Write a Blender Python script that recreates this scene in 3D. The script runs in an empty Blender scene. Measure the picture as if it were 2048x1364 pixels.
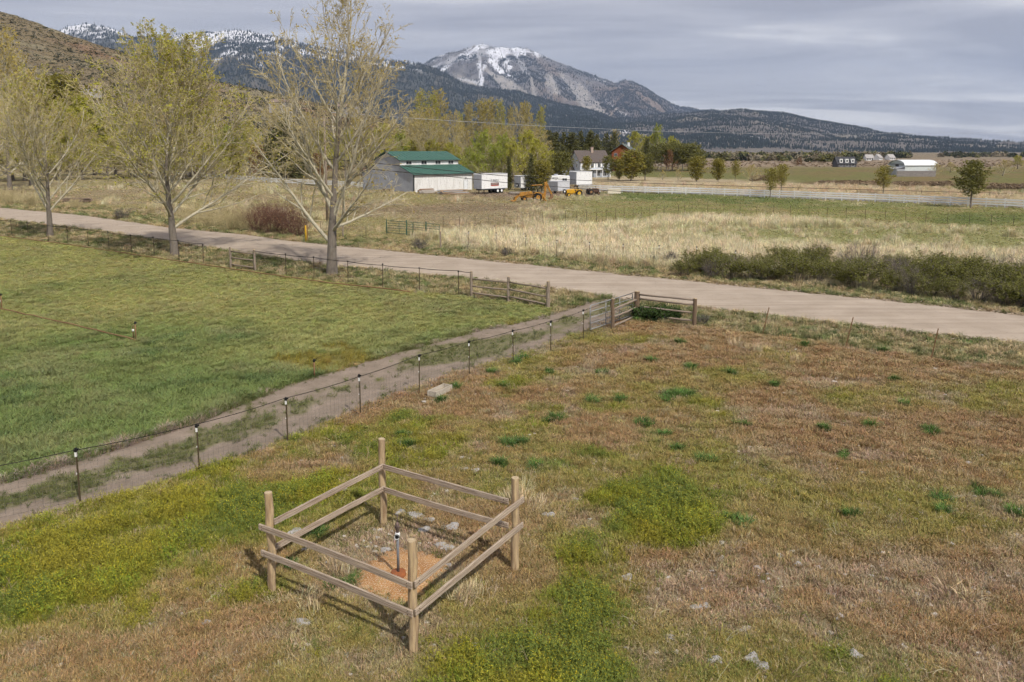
import bpy, math, random
import numpy as np
from mathutils import Vector, Matrix
random.seed(7)
S = bpy.context.scene
C = S.collection
R = math.radians
# ---------------------------------------------------------------- camera
F, H, YH, PITCH = 1600.0, 8.6, 300.0, R(8)
YP = YH + F * math.tan(PITCH)
cd = bpy.data.cameras.new('camera'); cam = bpy.data.objects.new('camera', cd); C.objects.link(cam)
cam.location = (0, 0, H); cam.rotation_euler = (R(90) - PITCH, 0, 0)
cd.sensor_width = 36; cd.lens = F / 2048 * 36; cd.shift_y = -(682 - YP) / 2048
cd.clip_start = 0.1; cd.clip_end = 60000
S.camera = cam
# ---------------------------------------------------------------- sky, sun, exposure
SUN_EL, SUN_AZ = R(47), math.atan2(0.54, -0.84)      # azimuth measured from +Y towards +X
w = bpy.data.worlds.new('World'); S.world = w; w.use_nodes = True
nt = w.node_tree; nt.nodes.clear()
def N(nt, t, **kw):
    n = nt.nodes.new(t)
    for k, v in kw.items():
        if k.startswith('i_'): n.inputs[int(k[2:])].default_value = v
        else: setattr(n, k, v)
    return n
L = lambda nt, a, b: nt.links.new(a, b)
sky = N(nt, 'ShaderNodeTexSky', sky_type='NISHITA', sun_disc=False, sun_elevation=SUN_EL, sun_rotation=SUN_AZ, altitude=1500)
geo = N(nt, 'ShaderNodeTexCoord')
sep = N(nt, 'ShaderNodeSeparateXYZ'); L(nt, geo.outputs['Generated'], sep.inputs[0])
den = N(nt, 'ShaderNodeMath', operation='MAXIMUM', i_1=0.0); L(nt, sep.outputs[2], den.inputs[0])
den2 = N(nt, 'ShaderNodeMath', operation='ADD', i_1=0.10); L(nt, den.outputs[0], den2.inputs[0])
dx = N(nt, 'ShaderNodeMath', operation='DIVIDE'); L(nt, sep.outputs[0], dx.inputs[0]); L(nt, den2.outputs[0], dx.inputs[1])
dy = N(nt, 'ShaderNodeMath', operation='DIVIDE'); L(nt, sep.outputs[1], dy.inputs[0]); L(nt, den2.outputs[0], dy.inputs[1])
cmb = N(nt, 'ShaderNodeCombineXYZ'); L(nt, dx.outputs[0], cmb.inputs[0]); L(nt, dy.outputs[0], cmb.inputs[1])
mp = N(nt, 'ShaderNodeMapping'); mp.inputs['Scale'].default_value = (0.52, 0.95, 1); mp.inputs['Rotation'].default_value = (0, 0, R(-6)); mp.inputs['Location'].default_value = (1.4, 6.1, 0)
L(nt, cmb.outputs[0], mp.inputs[0])
n1 = N(nt, 'ShaderNodeTexNoise'); n1.inputs['Scale'].default_value = 1.0; n1.inputs['Detail'].default_value = 5; n1.inputs['Roughness'].default_value = 0.52; n1.inputs['Distortion'].default_value = 0.7
L(nt, mp.outputs[0], n1.inputs['Vector'])
cr = N(nt, 'ShaderNodeValToRGB'); e = cr.color_ramp.elements
e[0].position = 0.37; e[0].color = (4.4, 4.4, 5.0, 1)
e[1].position = 0.64; e[1].color = (9.0, 8.8, 8.9, 1)
m_ = cr.color_ramp.elements.new(0.50); m_.color = (6.0, 5.95, 6.45, 1)
L(nt, n1.outputs['Fac'], cr.inputs[0])
mx = N(nt, 'ShaderNodeMixRGB'); mx.inputs[0].default_value = 0.9
L(nt, sky.outputs[0], mx.inputs[1]); L(nt, cr.outputs[0], mx.inputs[2])
bg = N(nt, 'ShaderNodeBackground'); bg.inputs[1].default_value = 0.1
out = N(nt, 'ShaderNodeOutputWorld'); L(nt, mx.outputs[0], bg.inputs[0]); L(nt, bg.outputs[0], out.inputs[0])
sd = bpy.data.lights.new('sun', 'SUN'); sd.energy = 4.1; sd.angle = R(0.9); sd.color = (1.0, 0.94, 0.85)
sun = bpy.data.objects.new('sun', sd); C.objects.link(sun)
sdir = Vector((math.sin(SUN_AZ) * math.cos(SUN_EL), math.cos(SUN_AZ) * math.cos(SUN_EL), math.sin(SUN_EL)))
sun.rotation_euler = sdir.to_track_quat('Z', 'Y').to_euler(); sun.location = (20, -30, 60)
S.view_settings.view_transform = 'Standard'; S.view_settings.look = 'None'
S.view_settings.exposure = 0.08; S.view_settings.gamma = 1.0; S.view_settings.use_curve_mapping = False
S.render.engine = 'CYCLES'
S.cycles.max_bounces = 4; S.cycles.diffuse_bounces = 2; S.cycles.glossy_bounces = 1; S.cycles.transmission_bounces = 4
S.cycles.transparent_max_bounces = 6; S.cycles.volume_bounces = 0
S.cycles.use_denoising = True; S.cycles.use_light_tree = False; w.cycles.sampling_method = 'NONE'
S.cycles.use_adaptive_sampling = True; S.cycles.adaptive_threshold = 0.04; S.cycles.adaptive_min_samples = 12
# ---------------------------------------------------------------- placing helpers
cp, sp = math.cos(PITCH), math.sin(PITCH)
def G(px, py, z=0.0):                        # the ground (or height z) point seen at a photo pixel
    a = (px - 1024) / F; b = (py - YP) / F
    d = Vector((a, cp - b * sp, -sp - b * cp))
    t = (z - H) / d.z
    return Vector((a * t, d.y * t, z))
def AT(px, py, dist):                        # a point at forward distance dist
    a = (px - 1024) / F; b = (py - YP) / F
    d = Vector((a, cp - b * sp, -sp - b * cp)); t = dist / d.y
    return Vector((a * t, dist, H + d.z * t))
def PROJ(x, y, z=0.0):                       # numpy: world -> photo pixel
    dz = z - H
    fw = y * cp - dz * sp; up = y * sp + dz * cp
    fw = np.maximum(fw, 1e-3)
    return 1024 + F * x / fw, YP - F * up / fw
# ---------------------------------------------------------------- numpy noise
def _hash(ix, iy, s):
    h = (ix.astype(np.int64) * 374761393 + iy.astype(np.int64) * 668265263 + s * 974634777) & 0xFFFFFFFF
    h = ((h ^ (h >> 13)) * 1274126177) & 0xFFFFFFFF
    return ((h ^ (h >> 16)) & 0xFFFF) / 65535.0
def vn(x, y, s=0):
    x0 = np.floor(x); y0 = np.floor(y); fx = x - x0; fy = y - y0
    fx = fx * fx * fx * (fx * (fx * 6 - 15) + 10); fy = fy * fy * fy * (fy * (fy * 6 - 15) + 10)
    a = _hash(x0, y0, s); b = _hash(x0 + 1, y0, s); c = _hash(x0, y0 + 1, s); d = _hash(x0 + 1, y0 + 1, s)
    return (a * (1 - fx) + b * fx) * (1 - fy) + (c * (1 - fx) + d * fx) * fy
def fbm(x, y, sc, o=4, s=0, rough=0.5):
    t = 0; a = 1; n = 0
    for i in range(o):
        t = t + a * vn(x / sc + 17.3 * i, y / sc - 9.1 * i, s + i); n += a; a *= rough; sc /= 2.03
    return t / n
def ss(a, b, x):
    t = np.clip((x - a) / (b - a), 0, 1); return t * t * (3 - 2 * t)
# ---------------------------------------------------------------- mesh helpers
def np_mesh(name, v, f, smooth=False):
    v = np.asarray(v, np.float32).reshape(-1, 3); f = np.asarray(f, np.int32); k = f.shape[1]
    me = bpy.data.meshes.new(name)
    me.vertices.add(len(v)); me.vertices.foreach_set('co', v.ravel())
    me.loops.add(f.size); me.loops.foreach_set('vertex_index', f.ravel())
    me.polygons.add(len(f)); me.polygons.foreach_set('loop_start', np.arange(0, f.size, k, dtype=np.int32))
    if smooth: me.polygons.foreach_set('use_smooth', np.ones(len(f), bool))
    me.update(calc_edges=True)
    return me
def set_col(me, rgb, name='col'):
    a = me.attributes.new(name, 'FLOAT_COLOR', 'POINT')
    c = np.ones((len(rgb), 4), np.float32); c[:, :3] = rgb
    a.data.foreach_set('color', c.ravel())
def link(name, me, mat=None, parent=None, loc=None, rot=None, scale=None):
    o = bpy.data.objects.new(name, me); C.objects.link(o)
    if me is not None and mat is not None and len(me.materials) == 0: me.materials.append(mat)
    if parent is not None: o.parent = parent
    if loc is not None: o.location = loc
    if rot is not None: o.rotation_euler = rot
    if scale is not None: o.scale = scale
    return o
def thing(name, label, cat, loc=(0, 0, 0), rz=0.0, group=None):
    o = bpy.data.objects.new(name, None); C.objects.link(o); o.empty_display_size = 0.2
    o.location = loc; o.rotation_euler = (0, 0, rz); o['label'] = label; o['category'] = cat
    if group: o['group'] = group
    return o
def tag(o, label, cat, group=None):
    o['label'] = label; o['category'] = cat
    if group: o['group'] = group
    return o
def struct(o, kind='structure', label=None):
    o['kind'] = kind
    if label: o['label'] = label
    return o
class MB:
    def __init__(s): s.v = []; s.f = []
    def box(s, c, d, rz=0, rx=0, ry=0, M=None):
        m = M or (Matrix.Rotation(rz, 3, 'Z') @ Matrix.Rotation(ry, 3, 'Y') @ Matrix.Rotation(rx, 3, 'X'))
        n = len(s.v); c = Vector(c)
        for x, y, z in ((-1,-1,-1),(1,-1,-1),(1,1,-1),(-1,1,-1),(-1,-1,1),(1,-1,1),(1,1,1),(-1,1,1)):
            s.v.append(c + m @ Vector((x * d[0] / 2, y * d[1] / 2, z * d[2] / 2)))
        for q in ((0,3,2,1),(4,5,6,7),(0,1,5,4),(1,2,6,5),(2,3,7,6),(3,0,4,7)): s.f.append([n + i for i in q])
        return s
    def bar(s, a, b, wd, ht, up=(0, 0, 1)):
        a = Vector(a); b = Vector(b); x = (b - a).normalized(); y = Vector(up).cross(x)
        if y.length < 1e-4: y = Vector((0, 1, 0)).cross(x)
        y.normalize(); z = x.cross(y)
        return s.box((a + b) / 2, ((b - a).length, wd, ht), M=Matrix((x, y, z)).transposed())
    def tube(s, pts, rad, k=8, caps=True):
        pts = [Vector(p) for p in pts]; n0 = len(s.v); m = len(pts)
        if not hasattr(rad, '__len__'): rad = [rad] * m
        ref = None
        for i, p in enumerate(pts):
            t = (pts[min(i + 1, m - 1)] - pts[max(i - 1, 0)]).normalized()
            if ref is None: ref = Vector((1, 0, 0)) if abs(t.x) < .8 else Vector((0, 1, 0))
            u = (ref - t * ref.dot(t)).normalized(); ref = u; q = t.cross(u)
            for j in range(k):
                a = 2 * math.pi * j / k
                s.v.append(p + (u * math.cos(a) + q * math.sin(a)) * rad[i])
        for i in range(m - 1):
            for j in range(k):
                s.f.append([n0 + i*k + j, n0 + i*k + (j+1) % k, n0 + (i+1)*k + (j+1) % k, n0 + (i+1)*k + j])
        if caps:
            s.f.append([n0 + j for j in range(k)][::-1]); s.f.append([n0 + (m-1)*k + j for j in range(k)])
        return s
    def prism(s, poly, y0, y1):              # xz outline extruded along y
        n = len(s.v); k = len(poly)
        for y in (y0, y1):
            for x, z in poly: s.v.append(Vector((x, y, z)))
        s.f.append([n + i for i in range(k)]); s.f.append([n + k + i for i in range(k)][::-1])
        for i in range(k): s.f.append([n + i, n + k + i, n + k + (i+1) % k, n + (i+1) % k])
        return s
    def face(s, pts):
        n = len(s.v); s.v += [Vector(p) for p in pts]; s.f.append(list(range(n, n + len(pts)))); return s
    def slab(s, pts, t):                     # a thick planar face, extruded along its own normal
        pts = [Vector(p) for p in pts]; nn = (pts[1] - pts[0]).cross(pts[2] - pts[0]).normalized() * t
        n = len(s.v); k = len(pts); s.v += pts + [p - nn for p in pts]
        s.f.append([n + i for i in range(k)]); s.f.append([n + k + i for i in range(k)][::-1])
        for i in range(k): s.f.append([n + i, n + k + i, n + k + (i+1) % k, n + (i+1) % k])
        return s
    def mesh(s, name, smooth=False, off=None):
        me = bpy.data.meshes.new(name); off = Vector(off) if off is not None else Vector()
        me.from_pydata([tuple(v - off) for v in s.v], [], s.f); me.update()
        import bmesh as bm_
        b = bm_.new(); b.from_mesh(me); bm_.ops.recalc_face_normals(b, faces=b.faces); b.to_mesh(me); b.free()
        if smooth: me.polygons.foreach_set('use_smooth', [True] * len(me.polygons))
        return me
    def build(s, name, mat, parent=None, smooth=False, world=False):
        return link(name, s.mesh(name, smooth, parent.location if (world and parent) else None), mat, parent)
# ---------------------------------------------------------------- materials
def mat(name, c1, c2=None, sc=4.0, stretch=(1, 1, 1), rough=0.85, bump=0.0, metal=0.0, coords='Object', lo=.35, hi=.65, detail=5, spec=0.25, c3=None, sc3=30.0, f3=.3, attr=None, attr_type='GEOMETRY', transl=0.0, alpha=None, bscale=None):
    m = bpy.data.materials.new(name); m.use_nodes = True; t = m.node_tree; b = t.nodes['Principled BSDF']
    b.inputs['Roughness'].default_value = rough; b.inputs['Metallic'].default_value = metal; b.inputs['Specular IOR Level'].default_value = spec
    tc = N(t, 'ShaderNodeTexCoord'); mp = N(t, 'ShaderNodeMapping'); mp.inputs['Scale'].default_value = stretch
    L(t, tc.outputs[coords], mp.inputs[0])
    nz = N(t, 'ShaderNodeTexNoise'); nz.inputs['Scale'].default_value = sc; nz.inputs['Detail'].default_value = detail; nz.inputs['Roughness'].default_value = .6
    L(t, mp.outputs[0], nz.inputs['Vector'])
    if attr:
        at = N(t, 'ShaderNodeAttribute', attribute_name=attr, attribute_type=attr_type); base = at.outputs['Color']
    else:
        rg = N(t, 'ShaderNodeRGB'); rg.outputs[0].default_value = (*c1, 1); base = rg.outputs[0]
    if c2 is not None:
        mr = N(t, 'ShaderNodeMapRange'); mr.inputs[1].default_value = lo; mr.inputs[2].default_value = hi; L(t, nz.outputs['Fac'], mr.inputs[0])
        x = N(t, 'ShaderNodeMixRGB', blend_type='MULTIPLY' if attr else 'MIX'); L(t, mr.outputs[0], x.inputs[0]); L(t, base, x.inputs[1]); x.inputs[2].default_value = (*c2, 1); base = x.outputs[0]
    if c3 is not None:
        n3 = N(t, 'ShaderNodeTexNoise'); n3.inputs['Scale'].default_value = sc3; n3.inputs['Detail'].default_value = 4; L(t, mp.outputs[0], n3.inputs['Vector'])
        mr = N(t, 'ShaderNodeMapRange'); mr.inputs[1].default_value = .5; mr.inputs[2].default_value = .68; mr.inputs[4].default_value = f3; L(t, n3.outputs['Fac'], mr.inputs[0])
        x = N(t, 'ShaderNodeMixRGB'); L(t, mr.outputs[0], x.inputs[0]); L(t, base, x.inputs[1]); x.inputs[2].default_value = (*c3, 1); base = x.outputs[0]
    L(t, base, b.inputs['Base Color'])
    if bump:
        nb = nz
        if bscale:
            nb = N(t, 'ShaderNodeTexNoise'); nb.inputs['Scale'].default_value = bscale; nb.inputs['Detail'].default_value = 5; L(t, mp.outputs[0], nb.inputs['Vector'])
        bp = N(t, 'ShaderNodeBump'); bp.inputs['Strength'].default_value = min(1, bump); bp.inputs['Distance'].default_value = 0.03 * max(1, bump); L(t, nb.outputs['Fac'], bp.inputs['Height']); L(t, bp.outputs[0], b.inputs['Normal'])
    if transl:
        tr = N(t, 'ShaderNodeBsdfTranslucent'); L(t, base, tr.inputs[0]); ms = N(t, 'ShaderNodeMixShader'); ms.inputs[0].default_value = transl
        o = t.nodes['Material Output']; L(t, b.outputs[0], ms.inputs[1]); L(t, tr.outputs[0], ms.inputs[2]); L(t, ms.outputs[0], o.inputs[0])
    return m
# ================================================================ ground plan (photo pixels of points lying on the flat ground)
def curve(pts):
    xs = [p[0] for p in pts]; ys = [p[1] for p in pts]
    return lambda x: np.interp(x, xs, ys)
ROAD_U = [(-500,375),(0,415),(164,430),(273,445),(342,455),(506,470),(560,479),(658,489),(755,498),(960,519),(1260,549),(1380,561),(1706,593),(2048,629),(2600,690)]
ROAD_L = [(-500,393),(0,437),(164,456),(309,478),(560,516),(638,527),(755,538),(853,548),(960,558),(1099,574),(1187,588),(1392,613),(1706,649),(2048,685),(2600,748)]
FENCE_A = [(-500,415),(0,470),(218,499),(407,528),(572,550),(765,575),(917,590),(1096,613)]
TRACK_U = [(-400,1085),(0,965),(200,905),(400,840),(560,775),(720,725),(850,690),(950,662),(1050,643),(1110,628),(1160,611),(1200,596)]
TRACK_L = [(-400,1180),(0,1062),(300,975),(560,882),(720,812),(900,745),(1050,702),(1150,670),(1222,640),(1270,600)]
cRU, cRL, cFA, cTU, cTL = map(curve, (ROAD_U, ROAD_L, FENCE_A, TRACK_U, TRACK_L))
cVG = curve([(1096,625),(1290,640),(1390,650),(1525,668),(1690,693),(1862,717),(2048,735),(2600,800)])     # foot of the near road verge
cF2 = curve([(-500,445),(700,455),(886,458),(978,455),(1034,450),(1108,447),(1231,439),(1313,434),(1369,424),(1447,424),(1547,430),(1654,435),(1811,443),(2048,451),(2600,480)])
cWF = curve([(-500,315),(0,322),(267,338),(543,363),(726,375),(1000,378),(1190,383),(1400,388),(1700,399),(2048,416),(2600,445)])
def col(*c): return np.array(c, np.float64)
def ell(px, py, lst):
    m = np.zeros_like(px)
    for cx, cy, rx, ry, k in lst:
        r = ((px - cx) / rx) ** 2 + ((py - cy) / ry) ** 2
        m = np.maximum(m, k * (1 - ss(0.1, 1.7, r)))
    return m
MUST = [(120,1090,330,170,1),(420,1010,180,110,1),(330,1190,240,90,.9),(760,880,200,70,.8),(600,940,150,80,.9),(1060,790,130,45,.55),(930,790,160,40,.6),
        (1310,1030,140,95,1),(1210,1140,110,120,.85),(1050,1330,220,75,1),(880,1330,120,60,.7),(1120,1240,70,70,.8),(760,720,120,25,.55),(600,735,80,14,.8),
        (1480,720,130,30,.35),(1500,800,160,40,.35),(1180,860,160,60,.4),(370,1350,60,50,.6)]
BARE = [(790,1110,190,80,.9),(700,1200,200,60,.6),(480,1290,200,60,.7),(240,1330,160,50,.6),(40,1310,70,30,.8),(1010,1180,90,60,.6),(1850,1330,260,90,.5),
        (1560,1230,170,90,.45),(960,980,170,60,.35),(1960,1090,120,50,.6),(1650,930,100,40,.3)]
GRN = [(1350,790,60,14,.8),(1180,800,40,14,.7),(1025,885,50,14,.9),(1090,930,90,35,.5),(1400,1000,120,60,.5),(1300,880,60,25,.5)]
def regions(x, y):
    """vegetation and soil masks of ground points (arrays of x, y in metres)"""
    d = np.hypot(x, y)
    wx = (fbm(x, y, 6, 3, 3) - .5) * 2.2 + (fbm(x, y, .8, 2, 5) - .5) * .5
    wy = (fbm(x, y, 6, 3, 4) - .5) * 2.2 + (fbm(x, y, .8, 2, 6) - .5) * .5
    k = np.clip(d / 40, .35, 3)
    px, py = PROJ(x, np.maximum(y, 1.0))
    qx, qy = PROJ(x + wx * k, np.maximum(y + wy * k, 1.0))
    q2x, q2y = PROJ(x + wx * .35, np.maximum(y + wy * .35, 1.0))
    r = {}
    r['road'] = (py > cRU(px)) & (py < cRL(px))
    beyond = py <= (cRU(px) + cRL(px)) / 2
    near = ~beyond
    tr = (q2y > cTU(q2x)) & (q2y < cTL(q2x)) & (px < 1290)
    r['track'] = tr & near & ~r['road']
    tu, tl = cTU(px), cTL(px); r['tpos'] = (py - tu) / np.maximum(tl - tu, 1)
    leftside = (py < tu) & near
    vergeA = near & ((py < cFA(px)) & (px < 1110))
    vergeB = near & (px >= 1110) & (q2y < cVG(q2x)) & ~r['track']
    r['verge'] = (vergeA | vergeB) & ~r['road'] & ~r['track']
    r['pasture'] = leftside & ~r['verge'] & ~r['road'] & (px < 1180)
    r['field'] = near & ~r['verge'] & ~r['pasture'] & ~r['track'] & ~r['road']
    r['far'] = beyond & ~r['road']
    n1 = fbm(x, y, 3.0, 4, 11); n2 = fbm(x, y, .7, 3, 12); n3 = fbm(x, y, 9, 3, 13)
    mu = ell(q2x, q2y, MUST); r['must'] = np.where(r['field'], ss(.30, 1.0, mu * .72 + (n1 - .5) * 1.1 + (n2 - .5) * .9 + .06), 0)
    r['must'] = np.where(r['pasture'], ss(.5, .6, ell(q2x, q2y, [(650,722,150,24,.9),(690,700,90,20,.7),(1050,650,90,18,.6)]) * .8 + (n2 - .5) * .5) * .8, r['must'])
    nb = fbm(x, y, 1.7, 4, 23); r['bare'] = np.where(r['field'], np.maximum(ss(.36, .68, ell(q2x, q2y, BARE) * .7 + (n1 - .5) * .6 + (n2 - .5) * .4), ss(.58, .72, nb) * .75), 0) * (1 - r['must'])
    r['grn'] = np.where(r['field'], ss(.4, .6, ell(px, py, GRN) * .7 + (n2 - .5) * .5), 0)
    r.update(px=px, py=py, qx=qx, qy=qy, n1=n1, n2=n2, n3=n3, d=d)
    return r
def colours(x, y, r):
    """soil/turf base colour"""
    px, py, qx, qy, n1, n2, n3, d = (r[k] for k in ('px', 'py', 'qx', 'qy', 'n1', 'n2', 'n3', 'd'))
    o = np.zeros((len(x), 3)); mixv = lambda a, b, t: a + (b - a) * t[:, None]
    # near field: red-brown cheatgrass, tan litter, olive
    brown, tan, olive = col(.232,.154,.075), col(.285,.212,.116), col(.200,.178,.048)
    c = mixv(np.tile(brown, (len(x), 1)), tan, ss(.42, .68, n2 * .6 + n1 * .4) * .8)
    c = mixv(c, olive, ss(.36, .6, n3 * .5 + n1 * .5 - .12 * ss(1300, 1900, qx + (900 - qy) * .3)) * .95)
    c = mixv(c, col(.285,.22,.15), r['bare'] * .9)
    c = mixv(c, col(.165,.172,.026), np.sqrt(r['must']) * .9)
    c = mixv(c, col(.08,.12,.035), r['grn'])
    # pasture
    yel, deep = col(.25,.243,.088), col(.12,.155,.05)
    f = np.clip(ss(500, 800, qy + (n3 - .5) * 260 + (n1 - .5) * 120) + .0, 0, 1)
    pc = mixv(np.tile(yel, (len(x), 1)), deep, f)
    pc = mixv(pc, col(.25,.22,.09), ss(.55, .75, n1) * .3 * (1 - f * .7))
    pc = mixv(pc, col(.065,.098,.035), ss(.5, .7, n2 * .5 + n1 * .5) * f * .8)
    pc = mixv(pc, col(.19,.18,.085), ss(.5, .66, fbm(x, y, 2.2, 3, 19)) * .4)
    pc = mixv(pc, col(.22,.185,.05), r['must'] * .7)
    c = np.where(r['pasture'][:, None], pc, c)
    # verge
    vc = mixv(np.tile(col(.25,.205,.11), (len(x), 1)), col(.12,.135,.05), ss(.4, .62, n1 * .6 + n2 * .4))
    c = np.where(r['verge'][:, None], vc, c)
    # track
    mid = np.clip(1.15 - np.abs(r['tpos'] - .47) / .30, 0, 1)
    tc = mixv(np.tile(col(.27,.215,.17), (len(x), 1)), col(.16,.155,.07), ss(.38, .6, mid * .40 + (n1 - .5) * .9 + (n2 - .5) * .5 + .27) * .9)
    c = np.where(r['track'][:, None], tc, c)
    # beyond the road
    straw, grn, dull = col(.52,.455,.30), col(.21,.215,.075), col(.235,.185,.105)
    fc = mixv(np.tile(col(.27,.235,.11), (len(x), 1)), straw, ss(.45, .62, n1 * .5 + n3 * .5))
    a = ss(0, 14, qy - cF2(qx))                                      # in front of the second fence
    fcs = mixv(fc, straw, np.clip(a * ss(800, 930, qx) * ss(.3, .6, n1 * .5 + n2 * .5 + .12), 0, 1))
    gb = ss(448, 462, qy) * (1 - ss(476, 492, qy - (qx - 1400) * .03)) * ss(1150, 1500, qx)
    fcs = mixv(fcs, grn, gb * .85 * ss(.3, .5, n1))
    b = 1 - a
    fcs = mixv(fcs, grn, b * ss(1050, 1250, qx) * ss(.34, .5, n1) * .9)
    fcs = mixv(fcs, dull, b * (1 - ss(1000, 1150, qx)) * ss(.35, .6, n3) * .8)
    fcs = mixv(fcs, col(.20,.145,.10), ell(qx, qy, [(900,415,230,9,.45),(1000,388,60,5,.7)]))
    fcs = mixv(fcs, col(.125,.155,.05), ss(.36, .56, n1 * .5 + n2 * .5 + .08) * ell(qx, qy, [(1330,394,120,8,1),(1500,400,140,8,.9),(1240,386,40,5,.9),(1980,437,130,11,.9),(1650,410,160,6,.5)]))
    fcs = mixv(fcs, col(.26,.20,.145), ell(qx, qy, [(1120,387,85,6,1),(1010,386,80,4,.8),(1070,392,50,4,.7)]))
    vs = 1 - ss(10, 24, py - 0 - (cRU(px) - 30))                      # far verge along the road
    fv = mixv(np.tile(col(.16,.17,.07), (len(x), 1)), col(.3,.24,.13), ss(.42, .6, n1))
    fcs = mixv(fcs, fv, ss(cRU(px) - 26, cRU(px) - 12, py))
    # behind the white fence: pale straw, then green fields, then scrub
    wf = cWF(px); dd = wf - qy
    back = ss(0, 2, wf - py)
    bc = mixv(np.tile(col(.47,.39,.26), (len(x), 1)), col(.36,.28,.16), ss(.5, .7, n1))
    bc = mixv(bc, col(.165,.165,.06), ss(26, 34, dd + (n3 - .5) * 10))
    bc = mixv(bc, col(.15,.105,.06), ell(qx, qy, [(1690,366,90,4,.9),(1830,370,120,4,.9),(2030,374,90,5,.9)]))
    bc = mixv(bc, col(.22,.15,.08), ss(40, 46, dd) * ss(.4, .6, n3) * .7)
    bc = mixv(bc, col(.29,.225,.16), ss(338, 330, qy))
    bc = mixv(bc, col(.25,.205,.14), ss(322, 314, qy))
    lft = 1 - ss(1050, 1150, px)
    bc = mixv(bc, mixv(np.tile(col(.22,.19,.09), (len(x), 1)), col(.27,.21,.11), ss(.4, .6, n1)), lft)
    fcs = mixv(fcs, bc, back)
    c = np.where(r['far'][:, None], fcs, c)
    return np.clip(c, 0, 1)
# ---------------------------------------------------------------- ground sheet
def ground_sheet():
    ang = np.concatenate([np.linspace(-44, 44, 560), np.linspace(47, 313, 72)])
    ang = np.radians(ang); rad = np.concatenate([[1.2, 3, 5, 7], np.exp(np.linspace(math.log(8.5), math.log(11500), 400))])
    na, nr = len(ang), len(rad)
    A, RR = np.meshgrid(ang, rad); x = (np.sin(A) * RR).ravel(); y = (np.cos(A) * RR).ravel()
    r = regions(x, y); front = y > 6
    c = colours(x, y, r); c[~front] = (.2, .15, .07)
    z = -.03 - .09 * fbm(x, y, 1.6, 3, 31) * (RR.ravel() < 200)
    z = np.where(r['road'] | r['track'], -.05, z)
    i = np.arange(nr - 1)[:, None] * na + np.arange(na)[None, :]; j = np.arange(nr - 1)[:, None] * na + (np.arange(na)[None, :] + 1) % na
    f = np.stack([i, j, j + na, i + na], -1).reshape(-1, 4)[:, ::-1]
    v = np.stack([x, y, z], -1); v = np.vstack([v, [[0, 0, -.05]]]); c = np.vstack([c, [[.2, .15, .07]]])
    me = np_mesh('ground', v, f, True); set_col(me, c)
    m = mat('soil_and_turf', (1, 1, 1), (.62, .60, .58), sc=2.2, attr='col', bump=.8, bscale=9, c3=(.30,.25,.18), sc3=14, f3=.16, rough=1, spec=.05)
    return struct(link('ground', me, m))
ground_sheet()
# ---------------------------------------------------------------- dirt road and track
def strip(name, up, lo, x0, x1, n, k, z, m, crown=0.0, rag=.35, tinted=False):
    xs = np.linspace(x0, x1, n); cu, cl = curve(up), curve(lo); V = []
    for i, X in enumerate(xs):
        a = G(X, cu(X)); b = G(X, cl(X))
        ra = (fbm(np.array([a.x]), np.array([a.y]), 1.5, 4, 41, .7)[0] - .5) * rag * 2; rb = (fbm(np.array([b.x]), np.array([b.y]), 1.5, 4, 42, .7)[0] - .5) * rag * 2
        u = (b - a).normalized(); a = a + u * ra; b = b + u * rb
        for j in range(k):
            t = j / (k - 1); p = a.lerp(b, t)
            rut = -0.02 * (math.exp(-((t - .28) / .07) ** 2) + math.exp(-((t - .72) / .07) ** 2))
            V.append((p.x, p.y, z + crown * 4 * t * (1 - t) + rut - (.07 if j in (0, k - 1) else 0)))
    idx = np.arange(n * k).reshape(n, k)
    f = np.stack([idx[:-1, :-1], idx[:-1, 1:], idx[1:, 1:], idx[1:, :-1]], -1).reshape(-1, 4)
    me = np_mesh(name, V, f[:, ::-1], True)
    if tinted:
        Va = np.array(V); rr_ = regions(Va[:, 0], Va[:, 1]); rr_['track'][:] = True; rr_['road'][:] = False; set_col(me, colours(Va[:, 0], Va[:, 1], rr_))
    a = me.attributes.new('across', 'FLOAT', 'POINT'); a.data.foreach_set('value', np.tile(np.linspace(0, 1, k), n).astype(np.float32))
    return struct(link(name, me, m))
rm = mat('packed_dirt', (.43,.36,.29), (.35,.29,.23), sc=.5, stretch=(1, 1, 1), bump=.35, bscale=14, c3=(.50,.40,.31), sc3=20, f3=.3, rough=1, spec=.05)
t = rm.node_tree; b = t.nodes['Principled BSDF']; lk = b.inputs['Base Color'].links[0].from_socket
at = N(t, 'ShaderNodeAttribute', attribute_name='across'); wv = N(t, 'ShaderNodeMath', operation='MULTIPLY', i_1=9.0); L(t, at.outputs['Fac'], wv.inputs[0])
tcx = N(t, 'ShaderNodeTexCoord'); mpx = N(t, 'ShaderNodeMapping'); mpx.inputs['Rotation'].default_value = (0, 0, R(37)); mpx.inputs['Scale'].default_value = (.05, 2.2, 1); L(t, tcx.outputs['Object'], mpx.inputs[0])
nzx = N(t, 'ShaderNodeTexNoise'); nzx.inputs['Scale'].default_value = 1; nzx.inputs['Detail'].default_value = 5; L(t, mpx.outputs[0], nzx.inputs['Vector'])
mrx = N(t, 'ShaderNodeMapRange'); mrx.inputs[1].default_value = .4; mrx.inputs[2].default_value = .7; L(t, nzx.outputs['Fac'], mrx.inputs[0])
mxx = N(t, 'ShaderNodeMixRGB', blend_type='MULTIPLY'); L(t, mrx.outputs[0], mxx.inputs[0]); L(t, lk, mxx.inputs[1]); mxx.inputs[2].default_value = (.80, .78, .77, 1); L(t, mxx.outputs[0], b.inputs['Base Color'])
strip('road', ROAD_U, ROAD_L, -480, 2560, 640, 13, .02, rm, crown=.06, rag=.6)
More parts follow.
